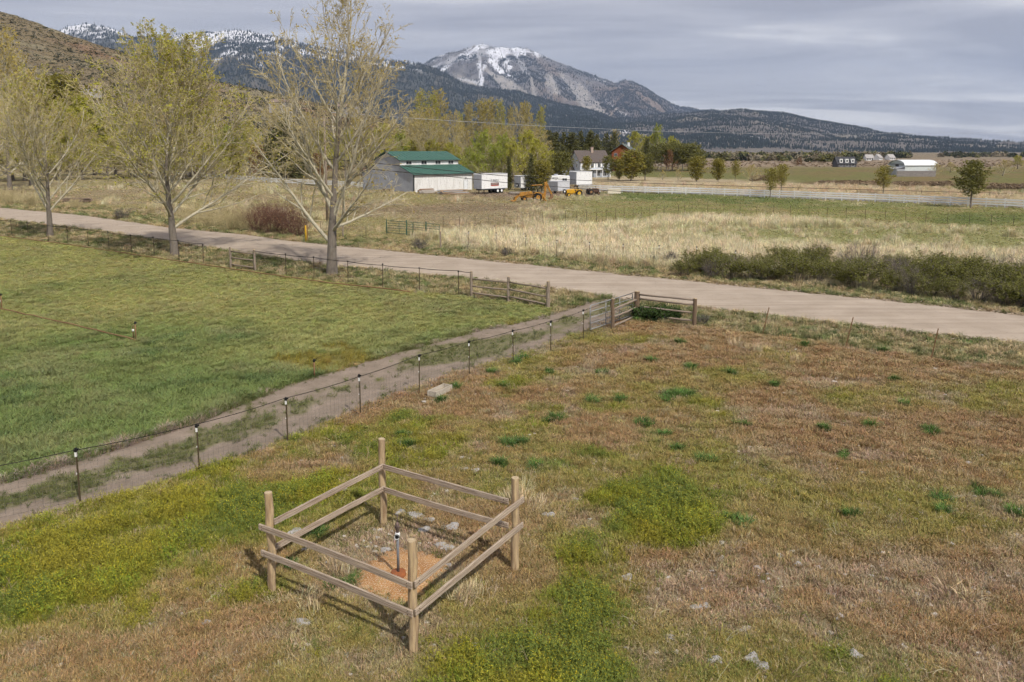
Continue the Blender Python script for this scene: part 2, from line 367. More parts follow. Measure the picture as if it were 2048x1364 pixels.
tm = mat('track_soil', (1, 1, 1), (.72,.72,.70), sc=1.3, attr='col', bump=.8, bscale=12, c3=(.30,.25,.20), sc3=9, f3=.3, rough=1, spec=.05)
strip('dirt_track', TRACK_U, TRACK_L, -380, 1198, 420, 33, .0, tm, crown=0, rag=.45, tinted=True)
# ================================================================ scatter (uncountable growth as one object each)
def scatter(name, pos, rot, scl, tint, var, meshes, label):
    """one 'stuff' object: a point mesh whose geometry nodes put one of the little meshes on every point"""
    col_ = bpy.data.collections.new(name + '_kinds')
    for i, me in enumerate(meshes):
        o = bpy.data.objects.new('%s_kind_%02d' % (name, i), me); col_.objects.link(o)
    me = bpy.data.meshes.new(name); n = len(pos)
    me.vertices.add(n); me.vertices.foreach_set('co', np.asarray(pos, np.float32).ravel())
    a = me.attributes.new('rot', 'FLOAT_VECTOR', 'POINT'); a.data.foreach_set('vector', np.asarray(rot, np.float32).ravel())
    a = me.attributes.new('scl', 'FLOAT_VECTOR', 'POINT'); a.data.foreach_set('vector', np.asarray(scl, np.float32).ravel())
    a = me.attributes.new('var', 'INT', 'POINT'); a.data.foreach_set('value', np.asarray(var, np.int32))
    set_col(me, tint, 'tint')
    o = link(name, me); g = bpy.data.node_groups.new(name, 'GeometryNodeTree')
    g.interface.new_socket('Geometry', in_out='INPUT', socket_type='NodeSocketGeometry'); g.interface.new_socket('Geometry', in_out='OUTPUT', socket_type='NodeSocketGeometry')
    gi = g.nodes.new('NodeGroupInput'); go = g.nodes.new('NodeGroupOutput')
    ci = g.nodes.new('GeometryNodeCollectionInfo'); ci.inputs[0].default_value = col_; ci.inputs[1].default_value = True; ci.inputs[2].default_value = True
    ip = g.nodes.new('GeometryNodeInstanceOnPoints'); ip.inputs['Pick Instance'].default_value = True
    def na(nm, ty):
        q = g.nodes.new('GeometryNodeInputNamedAttribute'); q.data_type = ty; q.inputs[0].default_value = nm
        return [s for s in q.outputs if s.enabled][0]
    g.links.new(gi.outputs[0], ip.inputs['Points']); g.links.new(ci.outputs[0], ip.inputs['Instance'])
    g.links.new(na('var', 'INT'), ip.inputs['Instance Index'])
    er = g.nodes.new('FunctionNodeEulerToRotation'); g.links.new(na('rot', 'FLOAT_VECTOR'), er.inputs[0]); g.links.new(er.outputs[0], ip.inputs['Rotation'])
    g.links.new(na('scl', 'FLOAT_VECTOR'), ip.inputs['Scale']); g.links.new(ip.outputs[0], go.inputs[0])
    md = o.modifiers.new('growth', 'NODES'); md.node_group = g
    o['kind'] = 'stuff'; o['label'] = label
    return o
rng = np.random.default_rng(5)
# ================================================================ hills and mountains
MT = {}
def mountain(name, sky_pts, D, foot, nu, nv, amp, sc, paint, m, prof=1.35, seed=0, jag=0.0, foot_z=0.0):
    xs = np.array([p[0] for p in sky_pts], float); ys = np.array([p[1] for p in sky_pts], float)
    u = np.linspace(xs[0], xs[-1], nu); v = np.concatenate([np.linspace(0, 1, nv), [1.06, 1.15, 1.3]])
    cz = H + (YH - np.interp(u, xs, ys)) / F * D
    k = np.ones(9) / 9; ce = np.convolve(np.pad(cz, 4, 'edge'), k, 'valid'); cz = ce * .45 + cz * .55
    U, V = np.meshgrid(u, v); CZ = np.tile(cz, (len(v), 1))
    dist = foot + (D - foot) * V; x = (U - 1024) / F * dist; y = dist
    base = np.where(V <= 1, V ** prof, 1 - (V - 1) * 1.6)
    rid = 1 - np.abs(2 * fbm(x, y * .55, sc, 5, seed) - 1)
    rid2 = fbm(x, y, sc * .22, 4, seed + 9)
    env = np.where(V <= 1, np.sin(np.pi * np.clip(V, 0, 1)) ** .8, 0)
    z = foot_z + (CZ - foot_z) * base + env * amp * ((rid - .72) * 1.6 + (rid2 - .5) * .35)
    z += jag * (fbm(x, y, sc * .06, 3, seed + 20) - .5) * np.clip(V * 3, 0, 1)
    z = np.where(V < .02, -2, z)
    n, w_ = U.shape; idx = np.arange(n * w_).reshape(n, w_)
    f = np.stack([idx[:-1, :-1], idx[:-1, 1:], idx[1:, 1:], idx[1:, :-1]], -1).reshape(-1, 4)
    P = np.stack([x, y, z], -1).reshape(-1, 3)
    me = np_mesh(name, P, f, True)
    px, py = PROJ(P[:, 0], P[:, 1], P[:, 2])
    c, forest = paint(P, px, py, rid.ravel(), rid2.ravel(), V.ravel())
    set_col(me, c); MT[name] = (x, y, z, forest.reshape(n, w_), nv)
    return struct(link(name, me, m))
mm = mat('mountain_rock', (1, 1, 1), (.66, .66, .7), sc=.012, attr='col', rough=1, spec=.03, detail=8, bump=1.0, bscale=.02)
mm.node_tree.nodes['Bump'].inputs['Distance'].default_value = 14
mixc = lambda a, b, t: a + (np.asarray(b) - a) * np.clip(t, 0, 1)[:, None]
def ptile(n, c): return np.tile(np.array(c, float), (n, 1))
SNOW = (.80, .81, .84)
def paint_dark(P, px, py, rid, rid2, V):
    n = len(P); c = ptile(n, (.075, .08, .072))
    c = mixc(c, (.17, .145, .11), ss(.5, .7, fbm(P[:, 0], P[:, 1], 260, 4, 61)) * .6)
    top = np.interp(px, [100, 160, 300, 420, 620, 760, 850, 950], [100, 112, 118, 150, 150, 150, 148, 120])
    s = ss(.42, .85, (top - py) / 62 + (fbm(P[:, 0], P[:, 1], 380, 4, 62) - .5) * 1.5 + (fbm(P[:, 0], P[:, 1] * .4, 60, 3, 64) - .5) * 1.0)
    c = mixc(c, SNOW, s * .95)
    fo = .55 + .6 * ss(.3, .6, fbm(P[:, 0], P[:, 1], 500, 3, 63)) - s * .4
    return c, np.clip(fo, .3, 1)
def paint_peak(P, px, py, rid, rid2, V):
    n = len(P); c = ptile(n, (.165, .155, .15))
    wob = (fbm(P[:, 0], P[:, 1] * .5, 300, 3, 71) - .5)
    c = mixc(c, (.24, .18, .135), ss(.45, .6, fbm(P[:, 0], P[:, 1], 700, 3, 72)) * ss(1040, 1120, px) * .8)
    # scree fans below the face
    sc_ = np.zeros(n)
    for x0, y0, x1, y1, wd in [(915,150,965,182,16),(975,140,1040,185,14),(985,150,1010,178,12),(1060,150,1068,190,7),(1100,150,1112,185,14),(1125,150,1180,215,18),(1150,165,1215,232,12)]:
        t = np.clip((py - y0) / (y1 - y0), -.2, 1.2); cx = x0 + (x1 - x0) * t
        sc_ = np.maximum(sc_, (1 - ss(.6, 1.15, np.abs(px + wob * 22 - cx) / (wd * (.45 + .6 * t)))) * ss(-.2, .05, t) * (1 - ss(1.0, 1.2, t)))
    c = mixc(c, (.37, .345, .315), sc_ * .9)
    # snow: summit cap and gullies
    sn = ss(.45, .75, (135 - py) / 40 + wob * 1.6 + (fbm(P[:, 0], P[:, 1], 90, 3, 75) - .5) * .9 - ss(1000, 1110, px) * .55)
    for x0, y0, x1, y1, wd in [(968,98,1010,150,9),(955,102,962,165,5),(1030,108,1058,148,7),(930,112,885,140,10),(900,122,870,134,8),(925,158,955,166,12),(985,115,1010,148,7),(1185,158,1205,165,3),(1215,205,1250,228,3)]:
        t = np.clip((py - y0) / (y1 - y0 + 1e-6), -.3, 1.3); cx = x0 + (x1 - x0) * t
        sn = np.maximum(sn, (1 - ss(.5, 1.1, np.abs(px + wob * 26 - cx) / wd)) * ss(-.25, 0, t) * (1 - ss(1.0, 1.25, t)))
    gl = fbm(P[:, 0] + wob * 120, P[:, 1] * .16, 95, 3, 77)
    sn = np.clip(np.maximum(sn, ss(.5, .75, (165 - py) / 90 + (gl - .5) * 2.2 - ss(1040, 1120, px) * .5) * .8) * (.35 + .85 * ss(.34, .58, gl)), 0, 1); c = mixc(c, (.15, .14, .14), ss(.52, .7, fbm(P[:, 0] + wob * 90, P[:, 1] * .14, 70, 3, 79)) * .55)
    c = mixc(c, SNOW, sn)
    fo = np.clip(ss(.38, .62, fbm(P[:, 0], P[:, 1], 420, 3, 74) + (py - 150) / 400) * 1.1 - sc_ * 1.2 - sn * 1.0, 0, 1) + .06
    return c, np.clip(fo, 0, 1)
def paint_ridge(P, px, py, rid, rid2, V):
    n = len(P); c = ptile(n, (.15, .135, .12))
    c = mixc(c, (.22, .195, .155), ss(.48, .65, fbm(P[:, 0], P[:, 1], 500, 4, 81)))
    c = mixc(c, (.62, .61, .62), ss(.66, .7, fbm(P[:, 0], P[:, 1] * .6, 160, 3, 83)) * ell(px, py, [(1470,280,60,12,1),(1230,265,60,14,1)]))
    fo = ss(.40, .60, fbm(P[:, 0], P[:, 1], 600, 4, 82) * .7 + fbm(P[:, 0], P[:, 1], 150, 3, 84) * .3 + .04)
    return c, np.clip(fo + .16, 0, 1)
def paint_hill(P, px, py, rid, rid2, V):
    n = len(P); c = ptile(n, (.195, .158, .10))
    c = mixc(c, (.24, .15, .10), ss(.5, .66, fbm(P[:, 0], P[:, 1], 60, 3, 91)) * .75)
    c = mixc(c, (.235, .21, .14), ss(.5, .65, fbm(P[:, 0], P[:, 1], 25, 3, 92)) * .7)
    return c, np.ones(n)
SKY_B = [(-700,60),(-300,40),(0,70),(130,78),(160,64),(200,57),(240,63),(290,84),(330,80),(400,76),(470,71),(500,69),(545,79),(600,92),(640,100),(700,112),(760,124),(820,129),(864,138),(899,154),(931,174),(972,180),(1037,186),(1075,199),(1113,210),(1157,219),(1215,234),(1260,258),(1330,286),(1420,298)]
SKY_C = [(700,190),(780,160),(855,132),(884,117),(937,104),(961,96),(996,102),(1054,105),(1069,110),(1101,126),(1142,141),(1195,160),(1227,171),(1248,164),(1268,170),(1289,183),(1318,201),(1347,215),(1400,223),(1500,235),(1600,255),(1720,290)]
SKY_D = [(1080,292),(1130,262),(1190,244),(1250,238),(1320,230),(1400,226),(1479,222),(1558,229),(1621,242),(1685,253),(1726,259),(1748,267),(1811,277),(1906,286),(2048,296),(2300,298),(2700,299)]
SKY_A = [(-900,-260),(-500,-150),(-200,-38),(0,28),(60,40),(110,58),(150,75),(200,92),(250,105),(300,128),(400,158),(500,178),(560,190),(650,211),(720,224),(800,248),(880,282),(930,300)]
mountain('snowy_peak', SKY_C, 9000, 5200, 420, 150, 230, 900, paint_peak, mm, 1.15, 1, 30)
mountain('forested_mountain', SKY_B, 5600, 2900, 460, 120, 110, 800, paint_dark, mm, 1.2, 2, 14)
mountain('foothill_ridge', SKY_D, 5200, 2600, 420, 100, 75, 700, paint_ridge, mm, 1.15, 3, 12)
hm = mat('hill_soil', (1, 1, 1), (.72, .70, .68), sc=.15, attr='col', rough=1, spec=.03, detail=8, bump=1, bscale=.6)
hm.node_tree.nodes['Bump'].inputs['Distance'].default_value = .8
mountain('sagebrush_hill', SKY_A, 620, 330, 260, 90, 9, 90, paint_hill, hm, 1.05, 4, 2.2)
def on_mountain(name, n, vmin=.05, vmax=1.02):
    x, y, z, fo, nv = MT[name]; rows, cols = x.shape
    vmaxr = (nv - 1) * min(vmax, 1.0)
    a = rng.random(n) * (vmaxr - vmin * (nv - 1)) + vmin * (nv - 1); b = rng.random(n) * (cols - 1.001)
    i = a.astype(int); j = b.astype(int); fa = a - i; fb = b - j; i2 = np.minimum(i + 1, rows - 1)
    def s(q): return (q[i, j] * (1 - fb) + q[i, j + 1] * fb) * (1 - fa) + (q[i2, j] * (1 - fb) + q[i2, j + 1] * fb) * fa
    keep = rng.random(n) < s(fo)
    p = np.stack([s(x), s(y), s(z)], -1)[keep]
    px, py = PROJ(p[:, 0], p[:, 1], p[:, 2]); inn = (px > -150) & (px < 2200)
    return p[inn]
def cone_tree(seed):
    r = random.Random(seed); b = MB(); tiers = [(0.08, .19, .62), (.34, .14, .84), (.6, .09, 1.0)]
    for z0, rr, z1 in tiers:
        k = 6; n = len(b.v)
        for j in range(k):
            a = 2 * math.pi * (j + r.random() * .4) / k; q = rr * r.uniform(.75, 1.2); b.v.append(Vector((q * math.cos(a), q * math.sin(a), z0 + r.uniform(-.03, .03))))
        b.v.append(Vector((0, 0, z1)))
        for j in range(k): b.f.append([n + j, n + (j + 1) % k, n + k])
    me = b.mesh('conifer'); me.materials.append(far_needles); return me
def puff(seed, m, k=26, lo=.1):
    r = random.Random(seed); b = MB()
    for i in range(k):
        a = r.uniform(0, 6.28); rr = r.random() ** .5 * .5; z = r.uniform(lo, 1) * (1 - rr * .9); c = Vector((rr * math.cos(a), rr * math.sin(a), z * .8))
        s = r.uniform(.12, .24); q = [Vector((r.gauss(0, 1), r.gauss(0, 1), r.gauss(0, .7))).normalized() * s for _ in range(3)]
        b.face([c + q[0], c + q[1], c + q[2]]); b.face([c - q[0], c - q[1] * .8, c + q[2] * .7])
    me = bpy.data.meshes.new('shrub'); me.from_pydata([tuple(v) for v in b.v], [], b.f); me.materials.append(m); return me
far_needles = mat('far_needles', (1, 1, 1), attr='tint', attr_type='INSTANCER', rough=1, spec=.05)
far_leaf = mat('sage_leaf', (1, 1, 1), attr='tint', attr_type='INSTANCER', rough=1, spec=.05, transl=.15)
CONES = [cone_tree(s) for s in range(4)]
def zrot(n): return np.stack([np.zeros(n), np.zeros(n), rng.random(n) * 6.283], -1)
def forest(name, src, n, h0, h1, label, c=(.025, .034, .033)):
    p = on_mountain(src, n); k = len(p); h = rng.uniform(h0, h1, k); wd = rng.uniform(.8, 1.5, k)
    t = np.array(c)[None] * rng.uniform(.7, 1.35, (k, 1)) * (1 + rng.normal(0, .06, (k, 3)))
    scatter(name, p - [0, 0, 1.0], zrot(k), np.stack([h * wd, h * wd, h], -1), np.clip(t, 0, 1), rng.integers(0, 4, k), CONES, label)
forest('mountain_forest', 'forested_mountain', 120000, 9, 19, 'dark conifer forest on the near mountain')
forest('peak_forest', 'snowy_peak', 80000, 12, 24, 'conifers on the slopes of the snowy peak')
forest('ridge_forest', 'foothill_ridge', 110000, 7, 15, 'conifers dotted over the long ridge')
p = on_mountain('sagebrush_hill', 60000, .02); k = len(p)
big = rng.random(k) < .05; den = fbm(p[:, 0], p[:, 1], 45, 3, 95); keep = (rng.random(k) < ss(.28, .55, den) + .25); p = p[keep]; big = big[keep]; k = len(p)
h = np.where(big, rng.uniform(1.2, 2.4, k), rng.uniform(.5, 1.0, k))
t = np.where(big[:, None], np.array([[.05, .06, .035]]), np.array([[.125, .12, .085]])) * rng.uniform(.65, 1.25, (k, 1))
scatter('sagebrush', p - [0, 0, .15], zrot(k), np.stack([h * 1.5, h * 1.5, h], -1), t, rng.integers(0, 4, k), [puff(s, far_leaf) for s in range(4)], 'grey-green sagebrush dotted over the brown hill')
# ================================================================ haze
def haze():
    b = MB(); b.box((0, 4500, 590), (22000, 13400, 1190)); b_ = b.mesh('haze')
    m = bpy.data.materials.new('air'); m.use_nodes = True; t = m.node_tree; t.nodes.clear()
    o = N(t, 'ShaderNodeOutputMaterial'); v = N(t, 'ShaderNodeVolumePrincipled'); v.inputs['Color'].default_value = (.54, .69, .98, 1); v.inputs['Density'].default_value = HAZE
    v.inputs['Anisotropy'].default_value = .2; L(t, v.outputs[0], o.inputs['Volume'])
    return struct(link('haze', b_, m), 'stuff', 'thin blue haze in the valley air')
HAZE = 6e-5
import os
if not os.environ.get('NOHAZE'): haze()
# ================================================================ grasses and weeds
grass_m = mat('grass_blade', (1, 1, 1), attr='tint', attr_type='INSTANCER', rough=.75, spec=.15)
t = grass_m.node_tree; b = t.nodes['Principled BSDF']; lk = b.inputs['Base Color'].links[0].from_socket
at = N(t, 'ShaderNodeAttribute', attribute_name='shade'); mxx = N(t, 'ShaderNodeMixRGB', blend_type='MULTIPLY', i_0=1.0); L(t, lk, mxx.inputs[1]); L(t, at.outputs['Color'], mxx.inputs[2]); L(t, mxx.outputs[0], b.inputs['Base Color'])
flower_m = mat('mustard_flower', (.56, .46, .025), rough=.8, spec=.1)
def blades(name, seed, n, h, spread, wd, lean, curl=.5):
    r = random.Random(seed); V = []; Fc = []; Sh = []
    for i in range(n):
        a = r.uniform(0, 6.283); rr = spread * r.random() ** .55; bx, by = rr * math.cos(a), rr * math.sin(a)
        hh = h * r.uniform(.55, 1.15); az = a + r.gauss(0, .8); ln = lean * r.uniform(.3, 1.3); w_ = wd * r.uniform(.7, 1.3)
        ox, oy = math.cos(az), math.sin(az); sx, sy = -oy * w_ / 2, ox * w_ / 2
        p1 = (bx + ox * hh * ln * .4, by + oy * hh * ln * .4, hh * .6); p2 = (bx + ox * hh * ln * (1 + curl * .5), by + oy * hh * ln * (1 + curl * .5), hh * (1 - curl * .25 * ln))
        g = r.uniform(.6, 1.35); Sh += [(g * r.uniform(.9, 1.12), g, g * r.uniform(.8, 1.2))] * 1 * 5
        k = len(V); V += [(bx - sx, by - sy, -.02), (bx + sx, by + sy, -.02), (p1[0] + sx * .8, p1[1] + sy * .8, p1[2]), (p1[0] - sx * .8, p1[1] - sy * .8, p1[2]), p2]
        Fc += [(k, k+1, k+2, k+3), (k+3, k+2, k+4)]
    me = bpy.data.meshes.new(name); me.from_pydata(V, [], Fc); me.materials.append(grass_m); set_col(me, np.array(Sh), 'shade'); return me
def weed(seed, h=.42, stems=5, flowers=7, spread=.12):
    r = random.Random(seed); V = []; Fc = []; mi = []
    def tri(a, b, c, m): k = len(V); V.extend((tuple(a), tuple(b), tuple(c))); Fc.append((k, k+1, k+2)); mi.append(m)
    for i in range(stems):
        a = r.uniform(0, 6.283); b = Vector((math.cos(a), math.sin(a), 0)) * spread * r.random(); tip = b + Vector((r.gauss(0, .09), r.gauss(0, .09), h * r.uniform(.7, 1.15)))
        s = Vector((.006, 0, 0)); tri(b - s, b + s, tip, 0); s = Vector((0, .006, 0)); tri(b - s, b + s, tip, 0)
        for j in range(6):                       # feathery leaves, denser low down
            t = r.random() ** 1.3 * .85; p = b.lerp(tip, t); d = Vector((r.gauss(0, 1), r.gauss(0, 1), r.uniform(.0, .8))).normalized() * h * (.34 - .2 * t)
            q = d.cross(Vector((0, 0, 1))).normalized() * h * .032; tri(p - q, p + q, p + d, 0)
        for j in range(flowers):
            p = tip + Vector((r.gauss(0, .022), r.gauss(0, .022), r.uniform(-.07, .015))); e = .0095
            d = Vector((r.gauss(0, 1), r.gauss(0, 1), r.gauss(0, .6))).normalized() * e; q = d.cross(Vector((r.gauss(0, 1), r.gauss(0, 1), 1))).normalized() * e
            tri(p - d, p + d * .5 + q, p + d * .5 - q, 1)
    me = bpy.data.meshes.new('weed'); me.from_pydata(V, [], Fc); me.materials.append(grass_m); me.materials.append(flower_m); me.polygons.foreach_set('material_index', mi); set_col(me, np.repeat(np.array([[r.uniform(.6, 1.35)] * 3 for _ in range(len(V) // 3)]), 3, 0), 'shade'); return me
def dead_stalk(seed):
    r = random.Random(seed); b = MB()
    for i in range(r.randint(2, 5)):
        p = Vector((r.gauss(0, .03), r.gauss(0, .03), 0)); d = Vector((r.gauss(0, .8), r.gauss(0, .8), .7)).normalized(); pts = [p]
        for j in range(4): d = (d + Vector((r.gauss(0, .25), r.gauss(0, .25), r.gauss(-.12, .2)))).normalized(); p = p + d * .17; pts.append(p.copy())
        b.tube(pts, [.0045, .0045, .004, .003, .002], 3, False)
        for j in (2, 3): q = pts[j]; e = q + Vector((r.gauss(0, .1), r.gauss(0, .1), r.uniform(0, .14))); b.tube([q, e], [.004, .002], 3, False)
    me = b.mesh('dead_stalk'); me.materials.append(grass_m); set_col(me, np.ones((len(me.vertices), 3)), 'shade'); return me
SHORT = [blades('short', s, 72, .10, .25, .012, .75) for s in range(4)]
LUSH = [blades('lush', 10 + s, 64, .22, .26, .015, .8, .8) for s in range(4)]
TALL = [blades('tall', 20 + s, 50, .62, .24, .014, .32, .8) for s in range(4)]
TUFT = [blades('tuft', 30 + s, 60, .26, .13, .016, .75, .8) for s in range(3)]
WEED = [weed(s, .36, 15, 1, .30) for s in range(5)]
LEAFY = [weed(50 + s, .2, 9, 0, .16) for s in range(3)]
STALK = [dead_stalk(s) for s in range(5)]
def sample(n, d0, d1, spread=.72, pw=0.0):
    u = rng.random(n); d = np.exp(math.log(d0) + u ** (1 + pw) * math.log(d1 / d0)); x = (rng.random(n) * 2 - 1) * spread * d
    return x, d
def place(name, x, y, sc, tint, protos, label, z=-.06, tilt=.12, zs=None):
    k = len(x); ro = np.stack([rng.normal(0, tilt, k), rng.normal(0, tilt, k), rng.random(k) * 6.283], -1)
    s3 = np.stack([sc, sc, sc if zs is None else zs], -1)
    return scatter(name, np.stack([x, y, np.full(k, z)], -1), ro, s3, np.clip(tint, .004, .95), rng.integers(0, len(protos), k), protos, label)
def vary(c, k=.18, hue=.05): return c * rng.uniform(1 - k, 1 + k, (len(c), 1)) * (1 + rng.normal(0, hue, c.shape))
BOOST = 1.42
# --- near field
x, y = sample(90000, 11.5, 60, .70); r = regions(x, y); base = colours(x, y, r)
f = r['field'] & (rng.random(len(x)) > r['bare'] * .72) & (rng.random(len(x)) > r['must'] * .15)
c = vary(base[f] * BOOST); u = rng.random(len(c))
c[u < .10] = vary(ptile(int((u < .10).sum()), (.36, .29, .17))); s_ = rng.uniform(.5, 1.15, len(c)) * (y[f] / 18) ** .35
place('field_grass', x[f], y[f], s_, c, SHORT, 'short red-brown cheatgrass covering the near field')
x2, y2 = sample(60000, 11.5, 55, .70); r2 = regions(x2, y2)
f = r2['field'] & (rng.random(len(x2)) < r2['must'] * .60); k = int(f.sum())
c = vary(ptile(k, (.215, .23, .030)), .3, .08); nn = fbm(x2[f], y2[f], 1.6, 3, 77); c = mixc(c, (.27, .245, .035), ss(.5, .65, nn)); c = mixc(c, (.16, .20, .04), ss(.5, .35, nn))
place('mustard_weeds', x2[f], y2[f], rng.uniform(.4, 1.05, k) * (.42 + .62 * r2['must'][f]), c, WEED, 'yellow-flowering green mustard weeds in the near field')
f = r2['field'] & (rng.random(len(x2)) < np.clip(r2['grn'] * .5 + ss(.52, .7, r2['n1']) * .2 + .035, 0, 1)) & (r2['must'] < .5); k = int(f.sum())
place('leafy_weeds', x2[f], y2[f], rng.uniform(.4, .9, k), vary(ptile(k, (.16, .18, .045)), .3), LEAFY, 'low leafy weeds scattered over the near field')
# --- pasture
x, y = sample(90000, 17, 130, .72); r = regions(x, y); base = colours(x, y, r)
f = r['pasture'] & (r['must'] < .4); c = vary(base[f] * 1.4, .14); s_ = (.40 + .75 * ss(560, 860, r['py'][f] + (r['n1'][f] - .5) * 200) + rng.uniform(-.12, .2, len(c))) * (y[f] / 30) ** .45
place('pasture_grass', x[f], y[f], s_, c, LUSH, 'green pasture grass beyond the track')
f = r['pasture'] & (r['must'] >= .4) & (rng.random(len(x)) < .6); k = int(f.sum())
place('pasture_mustard', x[f], y[f], rng.uniform(.4, .7, k), vary(ptile(k, (.26, .22, .05)), .25), WEED, 'patch of rusty yellow mustard at the edge of the pasture')
# --- verges of the road
x, y = sample(60000, 30, 150, .72); r = regions(x, y); base = colours(x, y, r)
vf = r['verge'] | (r['far'] & (r['py'] > cRU(r['px']) - 24)); c = vary(base[vf] * 1.35, .25); u = rng.random(len(c))
c[u < .3] = vary(ptile(int((u < .3).sum()), (.45, .37, .21))); c[u > .78] = vary(ptile(int((u > .78).sum()), (.11, .135, .05)))
place('verge_grass', x[vf], y[vf], rng.uniform(.5, 1.15, len(c)) * (y[vf] / 45) ** .4, c, LUSH, 'mixed dry and green grass along the dirt road', tilt=.25)
# --- track weeds
x, y = sample(70000, 15, 60, .72); r = regions(x, y); mid = np.clip(1.15 - np.abs(r['tpos'] - .47) / .30, 0, 1)
f = r['track'] & (rng.random(len(x)) < ss(.38, .6, mid * .40 + (r['n1'] - .5) * .9 + (r['n2'] - .5) * .5 + .25) * .85 + ss(.12, .0, r['tpos']) * .5 + ss(.9, 1.0, r['tpos']) * .4 + .02); k = int(f.sum())
place('track_weeds', x[f], y[f], rng.uniform(.35, .95, k), vary(ptile(k, (.15, .165, .06)), .25), LEAFY, 'low green weeds growing between the wheel ruts of the track', z=0)
# --- fields beyond the road
x, y = sample(90000, 42, 240, .70); r = regions(x, y); base = colours(x, y, r)
f = r['far'] & (r['py'] < cRU(r['px']) - 16) & (r['py'] > 372); bx = base[f]; lum = bx[:, 0]
st = ss(.30, .40, lum); c = vary(bx * 1.32, .22); s_ = (.45 + .75 * st * ss(.35, .6, r['n2'][f] * .5 + r['n1'][f] * .5)) * (y[f] / 70) ** .4 * rng.uniform(.7, 1.25, len(c))
place('dry_field_grass', x[f], y[f], s_, c, TALL, 'pale dry grass in the fields beyond the dirt road', tilt=.2, zs=s_ * (.42 + .68 * st))
# --- single tufts and stalks of the near field
TP = [(1350,790),(1385,735),(1020,888),(1040,885),(1100,842),(1110,838),(1185,803),(1275,845),(1300,850),(1330,868),(1360,895),(1405,920),(1645,857),(1740,850),(1865,865),(1855,858),(1690,910),(1810,808),(1880,997),(1955,980),(1990,988),(1890,1022),(1460,745),(1490,850),(1360,685),(1405,640),(1300,720),(1330,800),(1355,792),(1375,788),(1240,800),(1200,745),(1100,745),(1010,770),(1000,930),(1075,930),(1310,640),(1290,632),(1330,636),(1270,640),(1320,628),(1300,626),(1345,640),(1940,690),(1760,700),(800,870),(812,890),(880,800),(910,775),(1030,725),(1045,715),(985,745),(2035,1025),(1710,1030),(1550,770),(1610,690),(1790,760),(1480,1040),(640,1065),(700,1160),(590,1130)]
T = np.array([tuple(G(a, b))[:2] for a, b in TP]); rep = np.repeat(T, 5, 0) + rng.normal(0, .10, (len(T) * 5, 2)); k = len(rep)
place('green_tufts', rep[:, 0], rep[:, 1], rng.uniform(.6, 1.15, k) * (rep[:, 1] / 28) ** .3, vary(ptile(k, (.085, .15, .035)), .25), TUFT, 'bright green grass tufts dotted over the brown field')
x, y = sample(1500, 11.8, 45, .68); r = regions(x, y); f = r['field'] & (r['must'] < .8) & (rng.random(len(x)) < .25 + .6 * ss(1100, 1500, r['px'])); k = int(f.sum())
place('dead_stalks', x[f], y[f], rng.uniform(.3, .8, k), vary(ptile(k, (.46, .38, .25)), .2), STALK, 'pale dead weed stalks lying in the near field', tilt=.6)
DP = [(925,1190),(935,1195),(915,1200),(1500,695),(1520,700),(1480,692),(1415,700),(1590,720),(1545,640),(1640,660),(680,1135),(620,1208),(1060,1010),(1050,985),(1470,690),(1030,1000),(1900,1190),(1540,650),(1580,652),(1760,670),(1800,675),(1960,700)]
T = np.array([tuple(G(a, b))[:2] for a, b in DP]); rep = np.repeat(T, 4, 0) + rng.normal(0, .12, (len(T) * 4, 2)); k = len(rep)
place('dry_tufts', rep[:, 0], rep[:, 1], rng.uniform(.5, .9, k), vary(ptile(k, (.52, .42, .25)), .2), TALL, 'straw-coloured dry bunches of grass in the near field', tilt=.3, zs=rng.uniform(.4, .7, k))
# --- pale stones
stone_m = mat('pale_stone', (.44, .42, .40), (.28, .265, .25), sc=9, bump=.6, rough=.95, c3=(.3, .24, .18), sc3=5, f3=.5)
def stone_mesh(seed):
    import bmesh
    r = random.Random(seed); b = bmesh.new(); bmesh.ops.create_icosphere(b, subdivisions=2, radius=1)
    for v in b.verts:
        n = 1 + .35 * math.sin(v.co.x * 3.1 + seed) * math.cos(v.co.y * 2.7 + seed * 2) + r.gauss(0, .09); v.co *= n; v.co.z *= .55
    me = bpy.data.meshes.new('stone'); b.to_mesh(me); b.free(); me.materials.append(stone_m); return me
STM = [stone_mesh(i) for i in range(5)]
ST = [(800,1025,.16),(830,1030,.2),(860,1040,.14),(850,1060,.15),(905,1055,.2),(880,1090,.13),(895,1095,.16),(770,1100,.12),(885,1095,.1),(950,942,.14),(930,938,.1),(1100,1030,.14),(1018,893,.09),(412,1245,.1),(606,1245,.16),(1255,1155,.13),(1395,1215,.14),(1412,1212,.1),(1340,1275,.1),(1505,1318,.16),(1430,1322,.15),(1525,1332,.13),(1560,1112,.1),(1595,1128,.1),(1640,925,.06),(1605,860,.09),(1725,945,.08),(1675,937,.06),(1705,960,.05),(1800,1000,.05),(1937,926,.1),(1710,1310,.14),(590,1065,.2),(610,1100,.1),(1090,1028,.08),(1870,738,.12),(1690,815,.06),(1515,1135,.08),(690,980,.12),(950,1290,.07)]
ORDN = ['first', 'second', 'third', 'fourth', 'fifth', 'sixth', 'seventh', 'eighth', 'ninth', 'tenth', 'eleventh', 'twelfth', 'thirteenth', 'fourteenth', 'fifteenth', 'sixteenth', 'seventeenth', 'eighteenth', 'nineteenth', 'twentieth'] + ['twenty-' + q for q in ('first', 'second', 'third', 'fourth', 'fifth', 'sixth', 'seventh', 'eighth', 'ninth')] + ['thirtieth'] + ['thirty-' + q for q in ('first', 'second', 'third', 'fourth', 'fifth')]
cnt = {}
